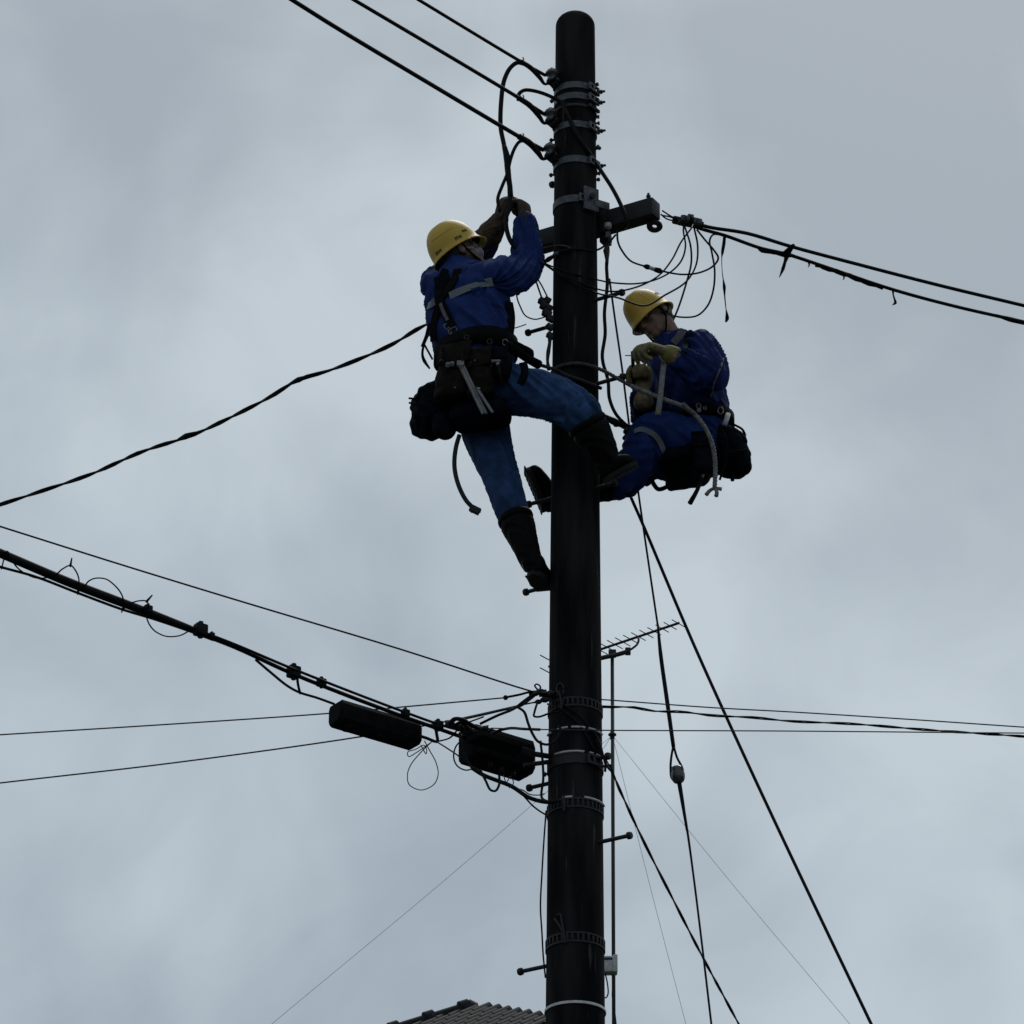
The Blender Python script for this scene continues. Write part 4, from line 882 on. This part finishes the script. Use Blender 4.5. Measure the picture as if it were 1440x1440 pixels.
mk('chin_strap', tube([oL-hl*0.088+hf*0.0-hu*0.02, oL-hl*0.082+hf*0.01-hu*0.07, oL-hl*0.04+hf*0.05-hu*0.128, oL+hf*0.06-hu*0.14, oL+hl*0.04+hf*0.05-hu*0.128, oL+hl*0.086-hu*0.02], 0.006, 6, 4), 'strap', PL)
helmet(PL, oL, hf, hl, hu, [(math.radians(212), 0.05, 0.016, 0.017), (math.radians(268), 0.06, 0.016, 0.018), (math.radians(292), 0.20, 0.013, 0.012)], ribs=([(210, .52), (235, .50), (260, .50), (280, .50)],))
jk = G()
jk.add(TR([(672, 515, -.13, .17, .13), (670, 500, -.13, .185, .142), (664, 475, -.12, .195, .15), (659, 445, -.10, .205, .155), (657, 420, -.08, .213, .150), (655, 400, -.07, .205, .130), (653, 388, -.06, .15, .105), (649, 378, -.05, .088, .088), (647, 373, -.05, .078, .080)], fL, rL))
jk.add(limb([P(675, 405, -.12), sR, eR, wR], [.09, .092, .074, .046], 22)); jk.add(limb([P(635, 408, .02), sL, eL, P(682, 340, .1)], [.085, .088, .074, .06], 22))
segL = [(P(672, 515, -.13), P(652, 372, -.05), 1.0), (sR, eR, 1.2), (eR, wR, 1.2), (sL, eL, 1.0), (eL, wL, 1.0)]
jkg = folds(fuse(jk.geo, 0.0065, 4), segL, 0.016, 8.0, 1.7)
mk('jacket', jkg, 'jacket', PL); tj = bvh(jkg)
tr = G()
tr.add(TR([(668, 500, -.13, .165, .125), (672, 520, -.13, .172, .135), (676, 545, -.13, .172, .135), (680, 565, -.12, .15, .12)], fL, rL))
tr.add(limb([P(692, 540, -.17), P(715, 546, -.21), P(770, 558, -.28), knR, P(829, 602, -.305)], [.110, .112, .103, .093, .072], 22))
tr.add(limb([P(672, 555, -.08), P(684, 610, -.07), knL, P(722, 725, -.09), P(729, 742, -.09)], [.115, .105, .080, .064, .060], 22))
segT = [(hipR, knR, 1.1), (knR, anR, 1.5), (hipL, knL, 0.8), (knL, anL, 1.0)]
trg = folds(fuse(tr.geo, 0.0065, 4), segT, 0.014, 7.5, 5.1)
mk('jeans', trg, 'jeans', PL); tt = bvh(trg)
def boot(par, shaft_pts, shaft_r, heel, toe, up, w_=0.048):
    a, b = boot_geo(shaft_pts, shaft_r, heel, toe, up, w_)
    bg_ = folds(fuse(a, 0.006, 3), [(shaft_pts[0], shaft_pts[-1], 0.8), (heel, toe, 0.2)], 0.005, 22, 2.2)
    o = mk('boot', bg_, 'boot', par)
    ax_ = (shaft_pts[1]-shaft_pts[0]).normalized(); R_ = shaft_r[0]
    mk('boot_rim', lathe(shaft_pts[0]-ax_*R_*.45, ax_, [(R_*.80, -.012), (R_*1.01, -.012), (R_*1.06, -.004), (R_*1.06, .010), (R_*1.02, .016), (R_*.9, .02)], 28), 'boot', o); mk('sole', b, 'sole', o, smooth='auto'); return bg_
b1 = boot(PL, [P(728, 738, -.09), P(738, 765, -.10), P(749, 795, -.10)], [.079, .062, .047], P(750, 806, -.12), P(766, 827, .12), V((0, 0, 1)))
b2 = boot(PL, [P(832, 607, -.305), P(845, 628, -.28), P(858, 654, -.24)], [.090, .072, .050], P(851, 676, -.22), P(895, 652, -.27), V((-.45, -.25, .85)), 0.045)
# gloves
gR = fuse(join(hand(P(739, 309, -.02), (-0.12, 0.1, 1), (0.65, -0.55, 0.2), 1, (75, 80, 40), 1.05), limb([P(739, 318, -.02), P(739, 306, -.02)], [.044, .036])), 0.0042, 2)
mk('glove', gR, 'glove', PL)
gLg = fuse(join(hand(P(703, 308, .02), (0.30, -0.35, 0.8), (-0.45, -0.75, 0.4), -1, (65, 75, 40), 1.05), limb([P(678, 346, .12), P(690, 328, .07), P(704, 307, .02)], [.062, .060, .037])), 0.0042, 2)
mk('glove', folds(gLg, [(P(678, 346, .12), P(704, 307, .02), 1.0)], 0.005, 25, 3.0), 'glove', PL)
# jacket details: reflective strip, harness, belt
trees = [tj, tt]
strap('reflective_strip', trees, [(634, 417), (650, 410), (670, 403), (693, 396)], M(13), 'reflect', PL, 0.002)
strap('reflective_strip', trees, [(603, 431), (608, 428), (613, 424)], M(11), 'reflect', PL, 0.002)
h1 = strap('harness_strap', trees, [(628, 380), (622, 395), (618, 412), (622, 428), (630, 445), (638, 462)], M(13), 'strap', PL, 0.006)
strap('harness_strap', trees, [(622, 424), (616, 440), (612, 458), (612, 480)], M(12), 'strap', PL, 0.006)
strap('harness_strap', trees, [(645, 380), (640, 395), (630, 410), (620, 422)], M(12), 'strap', PL, 0.006)
mk('harness_pad', rbox(hits(trees, 625, 405, .006)[0], V((0.036, -0.02, 0)), V((0.004, 0.008, 0)), V((-0.01, 0, 0.06)), .3), 'bag', PL)
strap('harness_strap', trees, [(622, 428), (626, 440), (632, 452)], M(5), 'greystrap', h1, 0.009)
for x, y in ((633, 459), (639, 466)):
    c, n = hits(trees, x, y, .012); e1 = V((1, -.3, .4)).normalized(); e2_ = n.cross(e1).normalized()
    mk('buckle', tube([c+e1*a*.02+e2_*b*.014 for a, b in ((-1, -1), (1, -1), (1, 1), (-1, 1), (-1, -1))], .0028, 6, 0), 'tool', h1)
strap('harness_strap', trees, [(638, 468), (630, 478), (622, 490), (618, 500)], M(5), 'greystrap', PL, 0.007)
strap('harness_strap', trees, [(714, 425), (717, 445), (716, 470), (712, 490)], M(12), 'strap', PL, 0.006)
# belt: a ring around the waist
def belt(par, rows, f, r, w0, m='strap'):
    rings = []
    for c, a, b in rows: pass
    return None
bc = P(669, 494, -.13)
def beltring(c, r, f, a, b, h, t=0.012):
    rings = []
    for k, z in ((1, -h/2), (1+t/a, -h/2), (1+t/a, h/2), (1, h/2), (1, -h/2)):
        rings.append(ering(c+V((0, 0, z)), r*a*k, f*b*k, 40, 2.3))
    return loft(rings, False)
blt = mk('tool_belt', beltring(bc-V((0,0,.01)), rL, fL, .196, .153, .085), 'strap', PL)
for x, y, m_, sz in ((706, 484, 'tool', .016), (690, 482, 'darksteel', .014), (660, 478, 'darksteel', .012), (720, 488, 'darksteel', .02)):
    h_ = hits([tj, tt], x, y, .03); c = h_[0] if h_ else P(x, y, -.3)
    mk('belt_ring', tube([c+V((math.cos(t)*sz*.8, -.005, math.sin(t)*sz)) for t in [k*math.pi/5 for k in range(11)]], .0035, 6, 0), m_, blt)
# pouches, holsters and bag (rounded soft shapes)
def pouch(par, name, c, hx_, hy_, hz_, m, seed=0.0, flap=True, amp=.008):
    g0 = fuse(join(rbox(c, hx_, hy_, hz_, .8), rbox(c+hz_.normalized()*(-hz_.length*.1)-hy_*.0, hx_*1.08, hy_*1.1, hz_*.7, .9)), .007, 5)
    nn = vnormals(g0); g1_ = ([p+n*amp*(noise.noise(p*14+V((seed, 0, 0)))+.5*noise.noise(p*34)) for p, n in zip(g0[0], nn)], g0[1])
    o = mk(name, g1_, m, par)
    if flap: mk('flap', rbox(c+hz_*.62-hy_.normalized()*0+V((0, 0, 0))+hy_*1.12, hx_*.95, hy_.normalized()*.006, hz_*.4, .5), m, o, smooth='auto')
    return o, g1_
po = V((-.35, -.9, 0)).normalized(); ps = V((po.y, -po.x, 0))*-1        # outward and sideways at his back hip
p1, _ = pouch(PL, 'tool_pouch', P(640, 526, -.32), ps*.085, po*.045, V((.02, 0, .135)), 'leather', 1.1)
p2, _ = pouch(PL, 'tool_pouch', P(677, 528, -.36), ps*.060, po*.040, V((.01, 0, .120)), 'leather', 2.3)
p3, _ = pouch(PL, 'tool_pouch', P(704, 514, -.37), V((.045, -.01, 0)), V((-.01, -.035, 0)), V((0, 0, .075)), 'bag', 3.7)
p4, p4g = pouch(PL, 'seat_pad', P(676, 583, -.24), V((.125, -.03, 0)), V((-.02, -.085, 0)), V((.01, 0, .075)), 'bag', 4.1, False)
bgo, bgg = pouch(PL, 'shoulder_bag', P(614, 576, -.10), V((.105, .02, .045)), V((.03, -.115, 0)), V((-.03, 0, .135)), 'bag', 5.3, False, .016)
mk('bag_pocket', fuse(ellip(P(625, 598, -.20), V((.06, .01, 0)), V((0, .05, 0)), V((0, 0, .075))), .007, 3), 'bag', bgo)
for q in ([(596, 545, -.2), (585, 560, -.2), (575, 560, -.19)], [(590, 570, -.22), (580, 568, -.2), (575, 566, -.2)], [(600, 560, -.22), (618, 568, -.24), (640, 572, -.22)], [(598, 590, -.2), (588, 585, -.19), (581, 588, -.18)], [(612, 535, -.2), (620, 560, -.23), (618, 590, -.23)]):
    mk('bag_strap', tube(path(q), .005, 6, 4), 'strap', bgo)
strap('hanging_strap', trees, [(606, 455), (600, 472), (594, 488)], M(5), 'strap', PL, .004, 0.0)
mk('hanging_strap', tube(path([(607, 457, -.02), (602, 470, -.03), (596, 485, -.05), (594, 498, -.06), (597, 508, -.08), (604, 518, -.1)]), [.008, .008, .006, .006, .009, .005], 6, 4), 'strap', PL)
mk('hanging_strap', tube(path([(597, 485, -.05), (602, 494, -.06), (608, 505, -.08)]), .005, 6, 4), 'strap', PL)
mk('thigh_strap', ribbon(path([(735, 510, -.41), (738, 520, -.415), (736, 532, -.415), (731, 541, -.41)]), [V((0, -1, .2))]*4, M(11), .004), 'bag', PL)
# work-positioning strap reaching to the pole, tail rope, tools in the pouches
mk('positioning_strap', join(tube(path([(712, 484, -.32), (725, 492, -.3), (740, 503, -.26), (758, 513, -.2)]), [.018, .022, .020, .022], 10, 4), tube(path([(722, 482, -.3), (735, 488, -.28), (745, 496, -.25), (748, 504, -.23)]), [.014, .012, .02, .01], 8, 4)), 'strap', PL)
mk('positioning_rope', tube(path([(755, 512, -.2), (772, 517, -.16)]) + [onp(786, 522, .012), onp(800, 529, .012), onp(818, 535, .012), onp(833, 541, .014)]+[P(845, 546, -.05)], .0085, 8, 4), 'ropedark', PL)
mk('tail_rope', tube(path([(646, 612, -.2), (641, 630, -.2), (639, 655, -.19), (644, 680, -.18), (655, 703, -.17), (666, 715, -.16)]), .0105, 10, 5), 'ropedark', PL)
tlh = mk('tail_hook', join(rbox(P(668, 717, -.16), V((.022, 0, -.012)), V((0, .012, 0)), V((.008, 0, .014)), .3), rod(P(662, 719, -.16), P(676, 719, -.16), .008, 8)), 'darksteel', PL, smooth='auto')
for k, (a, b, r, lab) in enumerate((((647, 514, -.385), (680, 582, -.40), .0115, 'longer bright steel bar tool hanging from the standing worker pouch'), ((672, 549, -.41), (692, 580, -.42), .0055, 'thinner short steel rod beside the bar tool on the standing worker'))):
    A_, B_ = P(*a), P(*b)
    t_ = thing('hand_tool', A_, lab, 'tool', 'tools hanging at the standing worker hip')
    mk('handle', join(rod(A_, B_, r*.8, 8), rod(A_+V((r*1.3, 0, 0)), B_+V((r*1.2, 0, 0)), r*.55, 8)), 'tool', t_, smooth='auto')
    mk('jaw', rbox(A_+V((.002, 0, .008)), V((r*1.5, 0, 0)), V((0, r, 0)), V((0, 0, r*1.2)), .3), 'tool', t_)
t_ = thing('hammer', P(701, 510, -.43), 'small hammer hooked on the standing worker belt pouch', 'tool')
mk('hammer_head', join(rod(P(691, 508, -.425), P(704, 508, -.425), .008, 10), ellip(P(700, 512, -.43), V((.009, 0, 0)), V((0, .009, 0)), V((0, 0, .01)), 8, 6)), 'tool', t_); mk('handle', rod(P(700, 511, -.43), P(706, 540, -.43), .007, 8), 'leather', t_)
t_ = thing('socket_wrench', P(633, 512, -.38), 'pair of round steel sockets at the standing worker rear pouch', 'tool')
for x, y in ((630, 513), (636, 512)): mk('socket', lathe(P(x, y, -.38), V((0, -.6, .8)).normalized(), [(.008, -.012), (.011, -.008), (.011, .008), (.008, .012)], 12), 'tool', t_)

# ================================================================== the seated worker (right of the pole)
fR = V((-0.93, -0.36, 0)).normalized(); rR = V((fR.y, -fR.x, 0))            # rR: his right, away from the camera
PR = thing('person', P(985, 650, .15), 'worker in dark blue clothes sitting back in a harness right of the pole, head bent', 'person', 'lineworkers on the pole')
oR = P(914, 443, .06); qf, ql, qu = basis((-0.60, -0.55, -0.52), (-0.62, -0.05, 0.75))
neckR = P(948, 484, .10)
sl_, el_, wl_ = P(980, 493, -.04), P(995, 532, -.20), P(948, 502, -.24)
sr_, er_, wr_ = P(946, 500, .26), P(912, 588, .16), P(903, 556, -.02)
hl_, kl_, al_ = P(985, 634, .06), P(920, 613, -.02), P(800, 690, .20)
hr_, kr_, ar_ = P(985, 640, .26), P(915, 648, .28), P(845, 690, .34)
body = G(); body.add(head_geo(oR, qf, ql, qu, neckR))
body.add(TR([(950, 480, .1, .06, .06), (957, 497, .11, .15, .09), (962, 520, .12, .17, .11), (972, 570, .14, .14, .10), (982, 615, .16, .16, .11), (985, 645, .16, .12, .09)], fR, rR))
for q, r in (([sl_, el_, wl_], [.052, .043, .03]), ([sr_, er_, wr_], [.052, .043, .03]), ([hl_, P(930, 622, .02), P(905, 640, .01), P(876, 676, .07), al_], [.07, .055, .045, .04, .035]), ([hr_, kr_, ar_], [.07, .05, .035])): body.add(limb(q, r))
mk('body', fuse(body.geo, 0.0055, 3), 'skin', PR)
mk('hair', fuse(join(ellip(oR-qu*0.015-qf*0.032, qf*0.082, ql*0.083, qu*0.072), ellip(oR-qu*0.055-qf*0.055, qf*0.04, ql*0.06, qu*0.038)), 0.006, 2), 'hair', PR)
for s in (-1, 1):
    ec = oR-qu*0.022+qf*0.074+ql*s*0.032
    ey = mk('eye', ellip(ec, qf*0.012, ql*0.013, qu*0.011, 12, 8), 'mask', PR); mk('iris', ellip(ec+qf*0.0085, qf*0.004, ql*0.005, qu*0.005, 8, 6), 'ink', ey)
    mk('eyebrow', limb([oR+qu*0.002+qf*0.091+ql*s*0.016, oR+qu*0.005+qf*0.086+ql*s*0.048], [.004, .003], 8), 'hair', PR)
for s in (-1, 1):
    ec = oL-hu*0.022+hf*0.074+hl*s*0.032
    ey = mk('eye', ellip(ec, hf*0.012, hl*0.013, hu*0.011, 12, 8), 'mask', PL); mk('iris', ellip(ec+hf*0.0085, hf*0.004, hl*0.005, hu*0.005, 8, 6), 'ink', ey)
mk('chin_strap', join(tube([oR+ql*0.092+qf*0.035-qu*0.02, oR+ql*0.083+qf*0.015-qu*0.06, oR+ql*0.05+qf*0.045-qu*0.125, oR+qf*0.06-qu*0.142, oR-ql*0.05+qf*0.045-qu*0.125, oR-ql*0.09-qu*0.02], .005, 6, 4),
    tube([oR+ql*0.094-qf*0.04-qu*0.02, oR+ql*0.088-qf*0.02-qu*0.05, oR+ql*0.083+qf*0.012-qu*0.065], .005, 6, 4)), 'strap', PR)
mk('safety_glasses', join(tube([oR+ql*0.088-qf*0.03-qu*0.022, oR+ql*0.078+qf*0.05-qu*0.020, oR+ql*0.055+qf*0.092-qu*0.022, oR+qf*0.108-qu*0.016, oR-ql*0.055+qf*0.092-qu*0.022, oR-ql*0.085-qf*0.02-qu*0.02], .0035, 6, 4)), 'ink', PR)
hmR = helmet(PR, oR, qf, ql, qu, [(math.radians(118), 0.40, 0.018, 0.016)], 0.014, 0.93, ([(62, .75), (64, .55), (66, .35), (67, .22)],))
jr = G()
jr.add(TR([(985, 612, .16, .165, .125), (981, 596, .15, .175, .14), (974, 570, .14, .185, .15), (964, 540, .13, .19, .152), (959, 518, .12, .20, .145), (955, 500, .11, .19, .125), (951, 488, .10, .15, .105), (947, 479, .10, .082, .085), (945, 473, .10, .074, .076)], fR, rR))
jr.add(limb([P(965, 508, .03), sl_, P(993, 510, -.10), el_, P(980, 522, -.22), P(957, 506, -.235)], [.085, .090, .088, .078, .066, .050], 22)); jr.add(limb([P(945, 515, .2), sr_, er_, wr_], [.09, .085, .072, .05], 22))
jrg = folds(fuse(jr.geo, 0.0065, 4), [(P(982, 612, .16), P(948, 476, .1), 1.0), (sl_, el_, 1.3), (el_, wl_, 1.3), (sr_, er_, 1.0), (er_, wr_, 1.0)], 0.016, 8.5, 8.3)
mk('jacket', jrg, 'jacket2', PR); tjr = bvh(jrg)
tq = G()
tq.add(TR([(980, 596, .15, .16, .12), (984, 615, .15, .17, .135), (988, 640, .16, .17, .135), (985, 655, .16, .14, .11)], fR, rR))
tq.add(limb([P(985, 630, .07), P(955, 620, .03), kl_, P(899, 646, .0), P(872, 680, .07)], [.120, .112, .100, .085, .074], 22))
tq.add(limb([P(985, 640, .25), P(950, 645, .27), kr_, P(890, 668, .30)], [.115, .105, .085, .066], 22))
tqg = folds(fuse(tq.geo, 0.0065, 4), [(hl_, kl_, 1.2), (kl_, al_, 1.5), (hr_, kr_, 1.0), (kr_, ar_, 1.0)], 0.015, 8.0, 4.4)
mk('work_trousers', tqg, 'jacket', PR); ttr = bvh(tqg)
boot(PR, [P(874, 678, .07), P(840, 688, .14), P(800, 692, .20)], [.076, .064, .047], P(765, 716, .20), P(741, 660, .19), V((1, 0, .40)), 0.058)
boot(PR, [P(895, 668, .30), P(868, 682, .32), P(845, 690, .33)], [.068, .062, .048], P(826, 704, .33), P(800, 655, .33), V((1, 0, .35)))
trees = [tjr, ttr]
strap('reflective_band', trees, [(893, 608), (902, 605), (912, 607), (921, 613), (928, 623), (932, 637), (931, 652)], M(8), 'reflect', PR, .002)
strap('harness_strap', trees, [(962, 466), (956, 474), (948, 484)], M(12), 'greystrap', PR, .005)
strap('harness_strap', trees, [(972, 470), (966, 482), (962, 496)], M(9), 'strap', PR, .006)
strap('reflective_piping', trees, [(1016, 505), (1012, 525), (1005, 540), (1001, 556)], M(2.5), 'greystrap', PR, .003)
g2a = fuse(join(hand(P(942, 497, -.245), (-0.95, -0.15, 0.30), (-0.1, -0.45, 0.85), 1, ((28, 40, 35), (42, 55, 40), (58, 68, 40), (65, 75, 40)), 1.16, (0.9, 0.3)), limb([P(950, 503, -.24), P(938, 497, -.245)], [.050, .042])), .0034, 1)
mk('glove', g2a, 'glove2', PR)
cu = mk('cuff', limb([P(948, 501, -.243), P(940, 498, -.246)], [.047, .045]), 'cuff', PR)
g2b = fuse(join(hand(P(904, 552, -.03), (-0.12, 0.0, 1), (-0.15, 1.0, 0.1), 1, (80, 85, 45), 1.15), limb([P(905, 566, -.02), P(904, 550, -.03)], [.050, .040])), .0034, 1)
mk('glove', g2b, 'glove2', PR)
br_ = mk('tool_belt', beltring(P(984, 600, .15), rR, fR, .178, .142, .06), 'strap', PR)
for x, y, r in ((983, 577, .014), (990, 578, .009), (1012, 580, .018)):
    h_ = hits(trees, x, y, .02); c = h_[0] if h_ else P(x, y, -.05)
    mk('belt_ring', tube([c+V((math.cos(t)*r*.7, -.012, math.sin(t)*r)) for t in [k*math.pi/5 for k in range(11)]], .0038, 6, 0), 'tool', br_)
mk('bright_clip', rbox(P(983, 577, -.10), V((.009, -.002, 0)), V((0, .006, 0)), V((0, 0, .010)), .4), 'mask', br_)
bb, bbg = pouch(PR, 'waist_bag', P(1024, 634, .08), V((.085, .03, -.01)), V((.03, -.10, 0)), V((-.02, 0, .125)), 'bag', 9.1, False, .018)
mk('bag_pocket', fuse(ellip(P(1040, 640, .02), V((.045, .01, 0)), V((0, .05, 0)), V((.01, 0, .07))), .007, 3), 'bag', bb)
for q in ([(1012, 600, -.06), (1022, 620, -.08), (1020, 650, -.08), (1012, 675, -.05)], [(1008, 640, -.07), (1028, 636, -.07), (1050, 632, -.02)], [(1030, 596, .0), (1044, 604, .02), (1048, 612, .03), (1045, 606, .03)]): mk('bag_strap', tube(path(q), .006, 6, 4), 'strap', bb)
mk('pocketed_cylinder', rod(P(1024, 582, -.04), P(1019, 598, -.05), .012, 12), 'plasticbox', bb)
pouch(PR, 'seat_pad', P(965, 655, .10), V((.10, .0, .02)), V((-.02, -.16, 0)), V((.01, 0, .06)), 'bag', 6.6, False)
pouch(PR, 'tool_pouch', P(990, 640, -.08), V((.05, -.01, 0)), V((-.01, -.04, 0)), V((0, 0, .10)), 'bag', 7.7)
for q, r in (([(915, 672, .05), (920, 682, .05), (926, 688, .05), (938, 684, .05), (944, 674, .05)], .011), ([(952, 674, .02), (958, 682, .02), (966, 676, .02), (972, 684, .02), (976, 676, .02)], .008), ([(1030, 668, .0), (1030, 676, .0)], .009)):
    mk('hanging_strap', tube(path(q), r, 8, 4), 'strap', PR)
t_ = thing('hand_tool', P(986, 680, -.08), 'dark-handled tool hanging point-down below the seated worker hip', 'tool')
mk('handle', tube(path([(987, 672, -.08), (980, 690, -.08), (970, 708, -.08)]), [.009, .010, .012], 8, 4), 'closure', t_); mk('shank', rod(P(990, 664, -.08), P(987, 673, -.08), .006, 8), 'tool', t_)
# rope from around the pole to his side
ro = thing('safety_rope', P(1007, 690, -.25), 'safety rope looped round the pole and hanging over the seated worker side', 'rope')
rp = [P(776, 524, .03)] + [onp(787, 515, .012), onp(800, 512, .012), onp(815, 511.5, .012), onp(832, 515, .012)] + path([(848, 521, -.12), (870, 533, -.14), (890, 544, -.17)])
mk('rope_end', twist(rp, .0048, .05, strands=3, rr=.0052), 'ropemid', ro)
rq = path([(888, 543, -.17), (910, 552, -.2), (935, 562, -.24), (962, 572, -.27), (980, 586, -.28), (994, 606, -.27), (1003, 630, -.26), (1006, 660, -.25), (1005, 688, -.25)])
mk('rope_length', twist(rq, .0058, .05, strands=3, rr=.0062), 'rope', ro)
mk('rope_sleeve', tube(path([(960, 568, -.28), (970, 577, -.285), (977, 582, -.285)]), .011, 8, 3), 'greystrap', ro)
for q in ([(1005, 686, -.25), (998, 690, -.25), (993, 696, -.25)], [(1005, 686, -.25), (1008, 692, -.25), (1007, 698, -.25)], [(1004, 686, -.25), (1010, 687, -.25), (1015, 688, -.25)]): mk('frayed_end', tube(path(q), [.008, .009, .010], 6, 3), 'rope', ro)
la = thing('lanyard', P(930, 590, -.2), 'pale webbing lanyard hanging from the seated worker hand', 'lanyard')
mk('webbing', ribbon(path([(934, 508, -.24), (932, 525, -.245), (930, 545, -.25), (928, 565, -.245), (925, 584, -.235)]), [V((-.2, -1, .1))]*5, M(8), .004), 'lanyard', la)
mk('hook', tube(path([(927, 497, -.26), (929, 504, -.26), (934, 510, -.25), (937, 504, -.25)]), .005, 6, 4), 'tool', la)
ht = thing('hand_tool', P(890, 525, -.05), 'small dark tool gripped upright between the seated worker gloves', 'tool')
mk('shank', rod(P(889.5, 494, -.12), P(891, 540, -.06), .0085, 8), 'closure', ht); mk('tip', tube(path([(879, 500, -.12), (886, 500, -.12), (893, 501, -.12)]), .003, 6, 3), 'tool', ht)

for k, (x, y, ln, m_) in enumerate(((622, 498, .07, 'closure'), (650, 500, .06, 'leather'), (662, 504, .05, 'closure'), (685, 503, .06, 'tool'), (712, 500, .05, 'closure'))):
    c = P(x, y, -.385); t_ = thing('hand_tool', c, ['leftmost dark tool handle standing in the standing worker rear pouch', 'brown tool handle standing in the standing worker rear pouch', 'short dark handle between the two leather pouches of the standing worker', 'steel tool end sticking out of the standing worker middle pouch', 'dark handle at the front end of the standing worker tool belt'][k], 'tool', 'tools hanging at the standing worker hip')
    a = V((random.uniform(-.25, .25), .1, 1)).normalized()
    mk('grip', tube([c-a*ln*.6, c, c+a*ln*.4, c+a*ln*.6], [.008, .009, .010, .006], 8, 3), m_, t_); mk('collar', rod(c-a*ln*.62, c-a*ln*.5, .010, 8), 'darksteel', t_)
for x, y, r in ((648, 516, .012), (668, 507, .010), (690, 515, .011), (640, 545, .008), (668, 545, .008)):
    c = P(x, y, -.40); mk('rivet', lathe(c, V((0, -1, 0)), [(r*.4, -.004), (r*.5, .0), (r*.3, .004)], 10), 'tool', p2)
